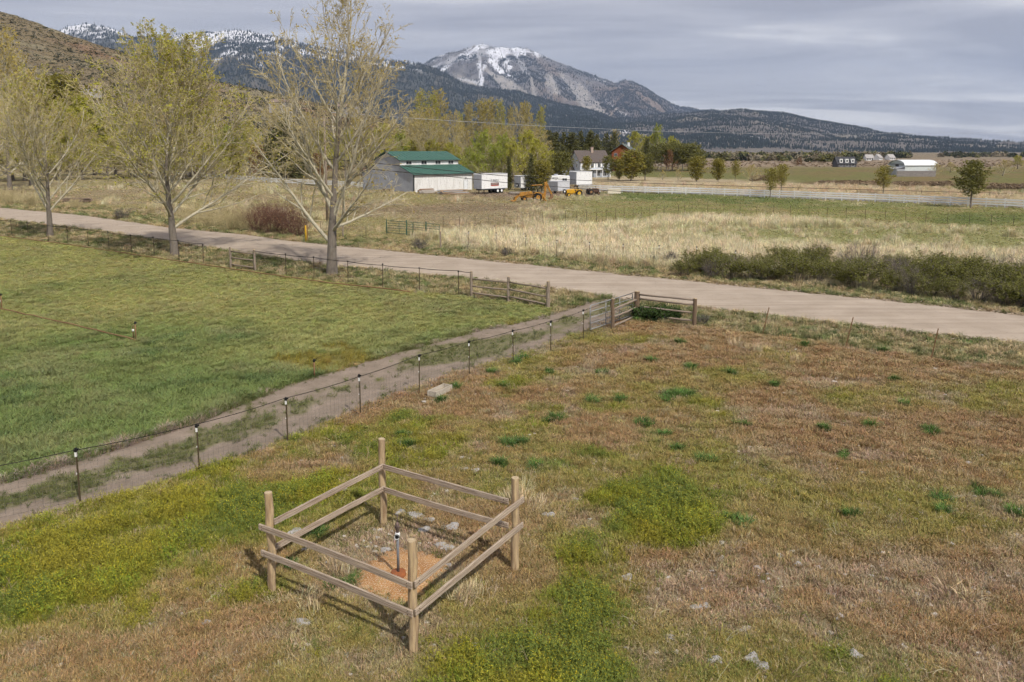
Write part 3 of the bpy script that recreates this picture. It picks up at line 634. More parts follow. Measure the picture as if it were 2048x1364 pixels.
for i, (a, b_, s) in enumerate(sorted(ST)):
    o = link('stone', STM[i % 5], None, None, G(a, b_, -.02), (0, 0, i * 1.3), (s, s * .8, s * .7))
    where = 'inside the post-and-rail enclosure' if 760 < a < 1000 and 1000 < b_ < 1110 else ('in the weeds on the enclosure\'s mustard side' if a < 760 else 'in the brown grass of the near field')
    cnt[where] = cnt.get(where, 0) + 1
    tag(o, 'pale weathered stone %s, %s from left to right' % (where, ORDN[cnt[where] - 1]), 'stone', 'stones ' + where)

x, y = sample(5200, 11.8, 42, .68); r = regions(x, y); f = r['field'] & (rng.random(len(x)) < .06 + .9 * r['bare'] + .35 * ss(.55, .7, r['n1'])) & (r['must'] < .5); k = int(f.sum())
sz = rng.uniform(.012, .05, k) * np.where(rng.random(k) < .12, 1.6, 1)
chip_m = mat('stone_chip', (1, 1, 1), attr='tint', attr_type='INSTANCER', rough=.95)
CH = []
for me in STM[:3]: q = me.copy(); q.materials.clear(); q.materials.append(chip_m); CH.append(q)
scatter('stone_chips', np.stack([x[f], y[f], np.full(k, -.03)], -1), zrot(k), np.stack([sz * 1.3, sz, sz * .8], -1), np.array([[.50, .46, .42]]) * rng.uniform(.55, 1.15, (k, 1)), rng.integers(0, 3, k), CH, 'pale stone chips strewn over the bare soil of the near field')

# loose stones and clods along the edges of the dirt road
rd = random.Random(4); pp = []
for e_ in (ROAD_U, ROAD_L):
    cu = curve(e_)
    for i in range(2600):
        X = rd.uniform(-150, 2200); q = G(X, float(cu(X))); dn = Vector((.6, .8, 0)); q = q + dn * rd.gauss(0, .45); pp.append((q.x, q.y, .0))
pp = np.array(pp); k = len(pp); sz = rng.uniform(.015, .07, k)
scatter('road_gravel', pp, zrot(k), np.stack([sz * 1.3, sz, sz * .7], -1), np.array([[.34, .27, .20]]) * rng.uniform(.5, 1.3, (k, 1)), rng.integers(0, 3, k), CH, 'loose stones and clods along the edges of the dirt road')
# ================================================================ fences, gates and the well
log_m = mat('peeled_log', (.50,.37,.21), (.30,.22,.14), sc=7, stretch=(3, 3, .35), rough=.9, bump=.6, c3=(.19,.115,.06), sc3=4, f3=.7)
board_m = mat('weathered_board', (.49,.395,.30), (.25,.20,.155), sc=9, stretch=(.22, 5, 5), rough=.9, bump=.5, c3=(.20,.13,.085), sc3=7, f3=.65, lo=.3, hi=.7)
greylog_m = mat('grey_log', (.29,.235,.18), (.18,.14,.105), sc=7, stretch=(3, 3, .35), rough=.95, bump=.6, c3=(.36,.31,.25), sc3=8, f3=.5)
greyrail_m = mat('grey_rail', (.30,.24,.185), (.19,.15,.115), sc=7, stretch=(.3, 4, 4), rough=.95, bump=.6)
brownlog_m = mat('brown_log', (.19,.13,.085), (.11,.078,.053), sc=7, stretch=(3, 3, .35), rough=.95, bump=.6, c3=(.28,.2,.13), sc3=8, f3=.4)
cut_m = mat('sawn_end', (.50,.40,.26), (.34,.25,.15), sc=14, rough=.95)
steel_m = mat('dark_steel', (.055,.042,.034), (.10,.06,.04), sc=20, rough=.7, metal=.3)
rust_m = mat('rusty_steel', (.27,.155,.08), (.17,.095,.05), sc=12, rough=.85)
galv_m = mat('galvanised_steel', (.36,.36,.36), (.26,.26,.25), sc=12, rough=.5, metal=.5)
black_m = mat('black_plastic', (.012,.012,.013), rough=.5)
white_m = mat('white_plastic', (.75,.75,.73), rough=.5)
green_m = mat('green_paint', (.035,.095,.06), (.05,.11,.08), sc=6, rough=.5)
yellow_m = mat('yellow_paint', (.62,.38,.02), (.5,.3,.03), sc=9, rough=.6)
wire_m = mat('fence_wire', (.17,.155,.14), rough=.6, metal=.4)
rope_m = mat('black_rope', (.03,.026,.022), rough=.8)
def wobble_log(h, r0, r1, seed, k=14, n=7, bow=.012):
    r = random.Random(seed); b = MB(); pts = []; rad = []
    for i in range(n):
        t = i / (n - 1); pts.append((r.gauss(0, bow) * (0 < t < 1), r.gauss(0, bow) * (0 < t < 1), -.2 + (h + .2) * t)); rad.append((r0 + (r1 - r0) * t) * r.uniform(.96, 1.04))
    rad[-1] *= .95; b.tube(pts, rad, k, False); return b
def log_post(parent, p, h, r, m, seed, name='post', lean=(0, 0)):
    b = wobble_log(h, r * 1.06, r * .98, seed)
    o = link(name, b.mesh(name, True), m, parent, Vector(p) - parent.location, (lean[0], lean[1], seed * 1.7))
    c = MB(); c.tube([(0, 0, h - .004), (0, 0, h + .012)], [r * .96, r * .90], 14); link('sawn_top', c.mesh('sawn_top'), cut_m, o)
    return o
def rail_between(parent, a, b, m, wd=None, ht=None, r=None, name='rail', seed=0):
    a, b = Vector(a), Vector(b); ln = (b - a).length; rr = random.Random(seed); q = MB()
    if r:
        n = 6; q.tube([(ln * i / (n - 1), rr.gauss(0, .008), rr.gauss(0, .01)) for i in range(n)], [r * rr.uniform(.9, 1.1) for _ in range(n)], 10); sm = True
    else:
        sm = False; n = 9; by, bz, tw = rr.gauss(0, .014), rr.gauss(0, .010), rr.gauss(0, .035)
        for i in range(n):
            u = i / (n - 1); oy, oz = by * 4 * u * (1 - u) + rr.gauss(0, .0015), bz * 4 * u * (1 - u); a_ = tw * (u - .5)
            for cy, cz in ((-wd / 2, -ht / 2), (wd / 2, -ht / 2), (wd / 2, ht / 2), (-wd / 2, ht / 2)): q.v.append(Vector((ln * u, oy + cy * math.cos(a_) - cz * math.sin(a_), oz + cy * math.sin(a_) + cz * math.cos(a_) + rr.gauss(0, .001))))
        for i in range(n - 1):
            for j in range(4): q.f.append([i * 4 + j, i * 4 + (j + 1) % 4, i * 4 + 4 + (j + 1) % 4, i * 4 + 4 + j])
        q.f += [[3, 2, 1, 0], [n * 4 - 4, n * 4 - 3, n * 4 - 2, n * 4 - 1]]
    d = (b - a).normalized(); rz = math.atan2(d.y, d.x); ry = -math.asin(d.z)
    o = link(name, q.mesh(name, sm), m, parent, a - parent.location, (0, ry, rz))
    if not r:
        bv = o.modifiers.new('edge', 'BEVEL'); bv.width = .005; bv.segments = 1; bv.limit_method = 'ANGLE'
        nl = MB()
        for u in (.10, ln - .10):
            for z in (-.03, .03): nl.tube([(u, -wd / 2 - .006, z), (u, wd / 2 + .006, z)], .008, 6)
        struct(link('nails', nl.mesh('nails'), steel_m, o), 'stuff')
    return o
# ---------------------------------------------------------------- post-and-rail enclosure round the well
PA, PB, PC, PD = G(545, 1180), G(827, 1300), G(1030, 1138), G(767, 1044)
enc = thing('rail_enclosure', 'square timber post-and-rail enclosure around a well pipe in the near field', 'enclosure', (PA + PC) / 2)
for i, (p, h) in enumerate(((PA, 2.02), (PB, 2.02), (PC, 1.98), (PD, 2.02))): log_post(enc, p, h, .080, log_m, i + 3)
ctr = (PA + PB + PC + PD) / 4
def enc_rail(p, q, z0, z1, s, out=True, over0=.12, over1=.1):
    d = (q - p).normalized(); n = Vector((d.y, -d.x, 0)); n = n if n.dot((p + q) / 2 - ctr) > 0 else -n
    off = n * (.112 if out else -.112)
    rail_between(enc, p + off - d * over0 + Vector((0, 0, z0)), q + off + d * over1 + Vector((0, 0, z1)), board_m, .040, .122, seed=s)
enc_rail(PA, PB, 1.33, 1.27, 1, True, .17, .09); enc_rail(PA, PB, .80, .76, 2, True, .14, .09)
enc_rail(PB, PC, 1.28, 1.50, 3, True, .07, .15); enc_rail(PB, PC, .77, .96, 4, True, .07, .12)
enc_rail(PC, PD, 1.49, 1.42, 5, False, -.09, -.09); enc_rail(PC, PD, .97, .88, 6, False, -.09, -.09)
enc_rail(PD, PA, 1.42, 1.44, 7, False, -.09, -.02); enc_rail(PD, PA, .88, .92, 8, False, -.09, -.02)
# orange gravel pad and the well
def gravel_pad():
    c = [(704,1166),(728,1132),(760,1108),(803,1092),(845,1102),(882,1116),(894,1130),(872,1158),(838,1196),(798,1204),(752,1190)]
    W = [G(a, b) for a, b in c]; cc = sum(W, Vector()) / len(W); V = [(cc.x, cc.y, .09)]; n = 60
    cum = [math.atan2(p.y - cc.y, p.x - cc.x) for p in W]; order = sorted(range(len(W)), key=lambda i: cum[i]); an = np.array([cum[i] for i in order]); rd = np.array([(W[i] - cc).length for i in order])
    for ring in range(1, 9):
        for j in range(n):
            a = -math.pi + 2 * math.pi * j / n; r = np.interp(a, an, rd, period=2 * math.pi) * ring / 8 * (1 + .08 * math.sin(j * 2.3) * (ring > 5))
            x, y = cc.x + r * math.cos(a), cc.y + r * math.sin(a); V.append((x, y, .085 * (1 - (ring / 8) ** 2.2) - .035 * (ring == 8) + .012 * math.sin(x * 9) * math.cos(y * 8)))
    Fc = [(0, 1 + j, 1 + (j + 1) % n) for j in range(n)]
    for r in range(7):
        for j in range(n): a = 1 + r * n + j; b = 1 + r * n + (j + 1) % n; Fc.append((a, a + n, b + n, b))
    me = bpy.data.meshes.new('gravel_pad'); me.from_pydata(V, [], Fc); me.polygons.foreach_set('use_smooth', [True] * len(Fc))
    m = mat('orange_gravel', (.46,.25,.10), (.34,.17,.065), sc=3, bump=.9, bscale=45, c3=(.62,.5,.36), sc3=38, f3=.8, rough=1, coords='Object')
    o = link('gravel', me, m); struct(o, 'stuff', 'fan of orange gravel spilled round the well pipe'); return cc
gc = gravel_pad()
WB = G(797, 1158)
well = thing('well_pipe', 'grey upright water pipe rising from a rusty casing inside the enclosure', 'pipe', WB)
b = MB(); b.tube([(0, 0, -.1), (0, 0, .16), (0, 0, .17)], [.15, .15, .13], 20); casing = b.build('well_casing', mat('rust_casing', (.30,.10,.035), (.2,.075,.035), sc=9, rough=.85), well, True)
b = MB(); b.tube([(-.17, 0, .10), (-.29, .02, .02), (-.34, .03, -.06)], [.022, .022, .022], 8); b.build('conduit', galv_m, well, True)
b = MB(); b.tube([(0, 0, .16), (0, 0, .92)], .027, 14); b.build('riser', mat('grey_pipe', (.20,.21,.22), (.15,.155,.165), sc=8, rough=.6), well, True)
b = MB(); b.tube([(0, .03, .95), (0, -.055, .95), (0, -.10, .95)], [.05, .055, .058], 16, False); b.tube([(0, 0, .90), (0, 0, 1.0)], .045, 14); b.build('outlet_elbow', white_m, well, True)
b = MB(); b.tube([(0, -.101, .95), (0, -.102, .95)], .036, 14); b.build('outlet_mouth', black_m, well)
b = MB(); b.tube([(0, 0, 1.0), (0, 0, 1.06), (0, 0, 1.07), (0, 0, 1.19), (0, 0, 1.2), (0, 0, 1.22)], [.03, .03, .042, .042, .03, .02], 12); b.tube([(0, 0, 1.2), (0, 0, 1.36)], .011, 8); b.box((0, 0, 1.12), (.11, .03, .03)); b.build('valve', mat('old_brass', (.20,.14,.12), (.12,.09,.08), sc=14, rough=.7, metal=.4), well, True)
# ---------------------------------------------------------------- steel-post fences
def post_mesh(h, tee=True):
    b = MB(); b.box((0, 0, h / 2 - .1), (.012, .045, h + .2)); b.box((.015, 0, h / 2 - .1), (.03, .010, h + .2))
    for i in range(int(h / .1)): b.box((-.010, 0, .1 + i * .1), (.010, .016, .03))
    return b.mesh('steel_post')
_cap = MB(); _cap.box((0, 0, .0), (.07, .075, .07)); _cap.box((.05, 0, .02), (.05, .03, .04)); _cap.box((0, 0, .045), (.04, .045, .03)); CAPM = _cap.mesh('insulator_cap'); CAPM.materials.append(black_m)
_sl = MB(); _sl.box((0, 0, 0), (.046, .054, .11)); SLM = _sl.mesh('white_sleeve'); SLM.materials.append(white_m)
_cl = MB(); _cl.box((-.012, 0, 0), (.02, .05, .035)); CLM = _cl.mesh('clip'); CLM.materials.append(white_m)
def sag(a, b, s, n=7): return [a.lerp(b, i / (n - 1)) - Vector((0, 0, s * 4 * (i / (n - 1)) * (1 - i / (n - 1)))) for i in range(n)]
def steel_fence(name, label, px, h, m, wires=(), wr=.004, rope=None, caps=False, sleeve=False, clip=False, leans=None, cat='fence', group=None, wood=(), face=0.0):
    P = [G(a, b) for a, b in px]; f = thing(name, label, cat, P[0], 0, group); me = post_mesh(h); me.materials.append(m)
    for i, p in enumerate(P):
        if i in wood: log_post(f, p, h * 1.04, .075, greylog_m, 40 + i, 'wooden_post'); continue
        ln = leans[i] if leans else (random.gauss(0, .012), random.gauss(0, .012)); sc = random.uniform(.96, 1.04)
        o = link('steel_post', me, None, f, p - f.location, (ln[0], ln[1], face + random.gauss(0, .15)), (1, 1, sc))
        if caps: link('insulator_cap', CAPM, None, o, (0, 0, h))
        if sleeve: link('white_sleeve', SLM, None, o, (0, 0, h - .11))
        if clip: link('clip', CLM, None, o, (0, 0, h * .55))
    for z in wires:
        b = MB()
        for a, c in zip(P[:-1], P[1:]): b.tube(sag(a + Vector((0, 0, z)), c + Vector((0, 0, z)), .01, 4), wr, 3, False)
        b.build('wire', wire_m, f, False, True)
    if rope:
        b = MB()
        for a, c in zip(P[:-1], P[1:]): b.tube(sag(a + Vector((0, 0, h + .0)), c + Vector((0, 0, h)), .035), rope, 5, False)
        b.build('top_rope', rope_m, f, True, True)
    return f, P
TRK = [(-100,1060),(160,1003),(398,943),(575,882),(721,832),(838,782),(938,750),(1026,725),(1101,702),(1166,678)]
fe, P = steel_fence('wire_mesh_fence', 'woven wire fence on dark steel posts with black caps beside the dirt track', TRK, 1.33, mat('green_brown_steel', (.065,.055,.03), (.10,.07,.04), sc=15, rough=.7), caps=True, sleeve=True, clip=True, rope=.011)
P = P + [G(1225, 656)]
b = MB()
for z in (.04, .14, .24, .34, .45, .56, .68, .80, .93, 1.06):
    for a, c in zip(P[:-1], P[1:]): b.tube(sag(a + Vector((0, 0, z)), c + Vector((0, 0, z)), .004, 3), .003, 3, False)
for a, c in zip(P[:-1], P[1:]):
    n = max(2, int((c - a).length / .15))
    for i in range(n): q = a.lerp(c, i / n); b.tube([q + Vector((0, 0, .02)), q + Vector((0, 0, 1.06))], .0024, 3, False)
struct(b.build('woven_wire', wire_m, fe, False, True), 'stuff')
b = MB(); b.tube(sag(P[-2] + Vector((0, 0, 1.33)), P[-1] + Vector((0, 0, 1.42)), .02), .011, 5, False); b.tube(sag(P[-1] + Vector((0, 0, 1.42)), G(1273, 633) + Vector((0, 0, 1.36)), .02), .011, 5, False); b.build('top_rope', rope_m, fe, True, True)
FA = [(-60,462),(24,472),(57,477),(97,482),(136,487),(177,492),(218,499),(263,506),(309,512),(358,519),(407,527)]
steel_fence('roadside_fence', 'steel post fence with black top rope along the dirt road, under the two leafy trees', FA, 1.5, steel_m, wires=(.35, .75, 1.1), rope=.02, caps=True)
FA2 = [(510,541),(572,550),(628,556),(696,566),(765,575),(839,582),(917,588),(943,592)]
steel_fence('roadside_fence', 'steel post fence with black top rope from the timber brace past the bare tree', FA2, 1.42, steel_m, wires=(.35, .75, 1.1), rope=.02, caps=True, wood=(0, 7))
FR = [(1525,668),(1691,693),(1862,717)]
steel_fence('leaning_post_fence', 'three leaning rusty steel posts in the brown field beside the road', FR, 1.3, rust_m, wires=(.25, .7), wr=.002, leans=[(.06, .17), (.04, .17), (.04, .13)])
FC1 = [(642,472),(686,475),(732,480)]
steel_fence('far_roadside_fence', 'short run of steel and wood posts between the bare tree and the green gates', FC1, 1.4, steel_m, wires=(.4, .8, 1.15), wood=(1,))
FC = [(881,495),(937,493),(992,496),(1051,504),(1113,514),(1178,519),(1245,524),(1317,527),(1392,532),(1470,540)]
steel_fence('far_roadside_fence', 'steel post fence across the road, running from the green gates to the shrub thicket', FC, 1.38, steel_m, wires=(.4, .8, 1.15), caps=True, sleeve=True, wood=(0,))
FD = [(886,458),(919,457),(950,456),(978,455),(1008,452),(1034,450),(1060,449),(1085,448),(1108,447),(1131,445),(1153,443),(1173,442),(1193,441),(1212,441),(1231,439),(1248,438),(1266,437),(1282,436),(1298,435),(1313,434),(1328,431),(1356,428),(1369,424),(1384,424),(1415,424),(1447,424),(1480,426),(1513,428),(1547,430),(1580,432),(1617,434),(1654,436),(1692,438),(1730,440),(1770,441),(1811,443),(1851,445),(1894,447),(1938,448),(1982,449),(2026,451),(2080,453)]
steel_fence('pasture_fence', 'long thin fence of dark steel posts through the dry grass field beyond the road', FD, 1.35, steel_m, wires=(.5, 1.05), wr=.006)
# ---------------------------------------------------------------- timber braces and gates
def log_rails(name, label, px, h, r, m, rm_, bays, cat='fence'):
    P = [G(a, b) for a, b in px]; f = thing(name, label, cat, P[0])
    for i, p in enumerate(P): log_post(f, p, h[i], r[i], m, 60 + i + int(px[0][0]))
    for i, zs in enumerate(bays):
        for j, (z0, z1) in enumerate(zs):
            d = (P[i + 1] - P[i]).normalized(); n = Vector((d.y, -d.x, 0)) * .0
            rail_between(f, P[i] + n + Vector((0, 0, z0)) + d * .0, P[i + 1] + n + Vector((0, 0, z1)), rm_, r=.05, seed=i * 7 + j)
    return f
log_rails('timber_brace', 'grey timber fence brace with two posts and three rails under the leafy trees', [(462,534),(510,540.5)], (1.48, 1.5), (.09, .09), greylog_m, greyrail_m, [[(1.2, 1.2), (.72, .72), (.2, .2)]])
log_rails('timber_rails', 'grey three-post timber rail fence on the pasture side of the driveway mouth', [(943,592),(1017,600),(1096,613)], (1.36, 1.36, 1.42), (.085, .085, .1), greylog_m, greyrail_m, [[(1.04, 1.05), (.6, .6), (.2, .16)], [(1.06, 1.02), (.62, .55), (.2, .12)]])
f = log_rails('timber_rails', 'brown timber corner rails beside the driveway mouth in front of green weeds', [(1225,656),(1273,634),(1389,650)], (1.44, 1.36, 1.34), (.095, .15, .1), brownlog_m, greyrail_m, [[(.92, .94), (.52, .52), (.08, .1)], [(1.2, 1.26), (.97, 1.02), (.55, .62), (.16, .2)]])
def tube_gate(name, label, a, b, h, m, nr=5, uprights=(0, .5, 1), brace=False, mesh_low=False):
    a, b = Vector(a), Vector(b); f = thing(name, label, 'gate', a); d = b - a; up = lambda z: Vector((0, 0, z))
    fr = MB(); fr.tube([a + up(.12), a + up(h - .05), a + d.normalized() * .05 + up(h), b - d.normalized() * .05 + up(h), b + up(h - .05), b + up(.12)], .026, 8); fr.tube([a + up(.12), b + up(.12)], .026, 8); fr.build('gate_frame', m, f, True, True)
    for i in range(1, nr): z = .12 + (h - .12) * i / nr; q = MB(); q.tube([a + up(z), b + up(z)], .02, 8); q.build('rail', m, f, True, True)
    for u in uprights:
        if 0 < u < 1: q = MB(); p = a + d * u; q.tube([p + up(.12), p + up(h)], .02, 8); q.build('upright', m, f, True, True)
    if brace: q = MB(); q.tube([a + d * .72 + up(h), b + up(h * .55)], .018, 8); q.build('brace', m, f, True, True)
    if mesh_low:
        q = MB()
        for i in range(1, 26): p = a + d * i / 26; q.tube([p + up(.12), p + up(.62)], .004, 3, False)
        for z in (.2, .28, .36, .44, .52): q.tube([a + up(z), b + up(z)], .004, 3, False)
        struct(q.build('gate_mesh', galv_m, f, False, True), 'stuff')
    return f
tube_gate('tube_gate', 'open galvanised tube gate standing against the brown corner rails', G(1180, 664), G(1264, 635), 1.28, galv_m, 4, (.35, .68), mesh_low=True)
tube_gate('tube_gate', 'green tube gate across the road, the one nearer the tall bare tree', G(773, 467), G(825, 471), 1.35, green_m, 5, (.5,))
tube_gate('tube_gate', 'green tube gate with corner brace across the road, beside the dark wooden post', G(827, 471), G(879, 476), 1.35, green_m, 5, (.5,), brace=True)
for i, (a, b_) in enumerate(((773, 466), (813, 469.5), (852, 473))):
    o = thing('gate_post', ('dark gate post at the tree end of the green gates', 'dark gate post between the two green gates', 'dark gate post behind the braced green gate')[i], 'post', G(a, b_) + Vector((0, .15, 0)), 0, 'posts of the green gates')
    log_post(o, o.location, 1.5, .06, green_m, 90 + i)
o = thing('marker_post', 'yellow marker post with a brown board behind it at the far road edge', 'post', G(612, 483))
b = MB(); b.tube([(0, 0, -.1), (0, 0, 1.5), (0, 0, 1.53)], [.075, .075, .05], 12); b.build('post', yellow_m, o, True)
b = MB(); b.box((.13, .12, .72), (.09, .03, 1.6)); b.build('board', mat('ochre_board', (.30,.17,.06), (.2,.12,.05), sc=6), o)
# ---------------------------------------------------------------- irrigation pipes in the pasture
def ground_pipe(name, label, px, r):
    P = [G(a, b, .06) for a, b in px]; b = MB(); pts = []
    for p, q in zip(P[:-1], P[1:]):
        n = 8
        for i in range(n): pts.append(p.lerp(q, i / n) + Vector((random.gauss(0, .02), random.gauss(0, .02), random.gauss(.02, .012))))
    pts.append(P[-1]); b.tube(pts, r, 8); o = link(name, b.mesh(name, True, P[0]), rust_m, None, P[0]); return tag(o, label, 'pipe')
ground_pipe('irrigation_pipe', 'long thin rusty pipe lying along the foot of the roadside fence', [(-60,463),(0,471.5),(150,491),(300,514),(450,536),(560,552),(660,566),(820,583)], .035)
ground_pipe('irrigation_pipe', 'thin rusty pipe lying across the open pasture to a riser', [(-60,603),(0,617),(140,648),(272,680)], .03)
def riser(px, py, h, label, twin=False):
    o = thing('pipe_riser', label, 'pipe', G(px, py)); b = MB(); b.tube([(0, 0, -.1), (0, 0, h)], .03, 10); b.build('pipe', rust_m, o, True)
    b = MB(); b.tube([(0, 0, h), (0, 0, h + .05), (0, 0, h + .06), (0, 0, h + .12)], [.035, .05, .05, .03], 10); b.box((.05, 0, h + .07), (.08, .04, .04)); b.build('sprinkler_head', black_m, o)
    if twin:
        b = MB(); b.tube([(-.11, 0, -.1), (-.11, 0, h * .85), (-.05, 0, h * .9)], .025, 10); b.build('side_pipe', rust_m, o, True)
        b = MB(); b.tube([(-.11, -.0, h * .52), (-.11, 0, h * .66)], .05, 10); b.build('valve', white_m, o, True)
riser(272, 678, .70, 'rusty twin pipe riser with white valve standing in the open pasture', True)
riser(629, 752, .55, 'short pipe riser with black head at the mustard edge of the pasture')
riser(4, 618, .75, 'rusty pipe riser in the pasture at the photo edge', True)
# old plank trough by the fence
p = G(880, 786); o = thing('wooden_trough', 'weathered pale plank trough lying by the fence in yellow weeds', 'trough', p, math.atan2((G(905,771) - G(858,793)).y, (G(905,771) - G(858,793)).x))
pl = mat('bleached_plank', (.50,.45,.37), (.36,.31,.25), sc=6, stretch=(.4, 3, 3), rough=.95, bump=.4)
for y_, z_, s_ in ((-.17, .10, (1.05, .03, .2)), (.17, .10, (1.05, .03, .2)), (0, .02, (1.0, .30, .03))): b = MB(); b.box((0, y_, z_), s_); b.build('plank', pl, o)
for x_ in (-.49, .49): b = MB(); b.box((x_, 0, .11), (.03, .305, .17)); b.build('end_board', pl, o)
# ================================================================ trees and shrubs
bark_m = mat('cottonwood_bark', (.20,.17,.14), (.105,.088,.072), sc=5, stretch=(2.2, 2.2, .35), rough=.95, bump=1.6, c3=(.30,.27,.225), sc3=5, f3=.5, coords='Object')
limb_m = mat('pale_limb', (.50,.45,.34), (.33,.30,.22), sc=5, rough=.9, bump=.3)
twig_m = mat('straw_twig', (.56,.47,.27), (.43,.36,.19), sc=2, rough=.9)
def leaf_mat(name, c, c2): return mat(name, c, c2, sc=.9, rough=.65, spec=.2, transl=.35, lo=.3, hi=.7)
leaf_m = leaf_mat('spring_leaf', (.45,.42,.05), (.34,.35,.04))
leaf_dry = leaf_mat('budding_leaf', (.50,.40,.09), (.40,.32,.07))
leaf_lime = leaf_mat('lime_leaf', (.36,.40,.05), (.26,.31,.045))
leaf_gold = leaf_mat('golden_leaf', (.46,.38,.09), (.36,.31,.08))
leaf_rust = leaf_mat('rusty_leaf', (.32,.18,.07), (.22,.12,.06))
needle_m = leaf_mat('pine_needle', (.20,.19,.052), (.135,.135,.04))
needle_y = leaf_mat('olive_needle', (.30,.26,.05), (.215,.195,.04))
needle_d = leaf_mat('spruce_needle', (.16,.155,.055), (.105,.108,.042))
shrub_m = leaf_mat('thicket_leaf', (.20,.20,.045), (.12,.125,.032))
grey_m = mat('grey_stem', (.20,.17,.15), (.12,.10,.09), sc=3, rough=.95)
red_m = mat('red_stem', (.17,.085,.06), (.10,.055,.045), sc=3, rough=.95)
V3 = Vector
def tubes_mesh(name, groups):
    """groups: list of (polyline array (n,3), radii (n,), sides) -> one mesh"""
    by = {}
    for p, r, k in groups: by.setdefault((len(p), k), []).append((p, r))
    VV = []; FF = []; off = 0
    for (n, k), L_ in by.items():
        P = np.array([a for a, _ in L_], float); Rr = np.array([b for _, b in L_], float); B = len(L_)
        T = np.gradient(P, axis=1); T /= np.linalg.norm(T, axis=2, keepdims=True) + 1e-9
        ref = np.where(np.abs(T[..., 2:3]) < .9, np.array([0, 0, 1.0]), np.array([1.0, 0, 0])); U = np.cross(T, ref); U /= np.linalg.norm(U, axis=2, keepdims=True) + 1e-9; W = np.cross(T, U)
        a = np.arange(k) * 2 * math.pi / k
        V = P[:, :, None, :] + (U[:, :, None, :] * np.cos(a)[None, None, :, None] + W[:, :, None, :] * np.sin(a)[None, None, :, None]) * Rr[:, :, None, None]
        VV.append(V.reshape(-1, 3)); i = np.arange(B * n * k).reshape(B, n, k); j = np.roll(i, -1, 2)
        FF.append(np.stack([i[:, :-1], j[:, :-1], j[:, 1:], i[:, 1:]], -1).reshape(-1, 4) + off); off += B * n * k
    return np_mesh(name, np.vstack(VV), np.vstack(FF), True)
def leaf_mesh(name, pts, size, seed=0, flat=.6, asp=.55):
    g = np.random.default_rng(seed); n = len(pts); P = np.asarray(pts, float)
    d = g.normal(0, 1, (n, 3)); d[:, 2] *= flat; d /= np.linalg.norm(d, axis=1, keepdims=True); e = np.cross(d, g.normal(0, 1, (n, 3))); e /= np.linalg.norm(e, axis=1, keepdims=True)
    s = size * g.uniform(.6, 1.3, (n, 1)); q = np.stack([P, P + d * s * .5 + e * s * asp * .5, P + d * s, P + d * s * .5 - e * s * asp * .5], 1)
    return np_mesh(name, q.reshape(-1, 3), np.arange(n * 4).reshape(n, 4))
def grow(rr, p, d, ln, r0, r1, n, wig, trop):
    pts = [p.copy()]; rad = [r0]; st = ln / (n - 1); d = d.normalized()
    for i in range(1, n):
        d = (d + V3((rr.gauss(0, wig), rr.gauss(0, wig), rr.gauss(0, wig) + trop))).normalized(); p = p + d * st; pts.append(p.copy()); rad.append(r0 + (r1 - r0) * i / (n - 1))
    return pts, rad
def side(rr, d, ang, az=None):
    a = d.orthogonal().normalized(); b = d.cross(a); q = rr.uniform(0, 6.283) if az is None else az
    return (d * math.cos(ang) + (a * math.cos(q) + b * math.sin(q)) * math.sin(ang)).normalized()
def interp(pts, t):
    f = t * (len(pts) - 1); i = min(int(f), len(pts) - 2); return pts[i].lerp(pts[i + 1], f - i), (pts[i + 1] - pts[i]).normalized()
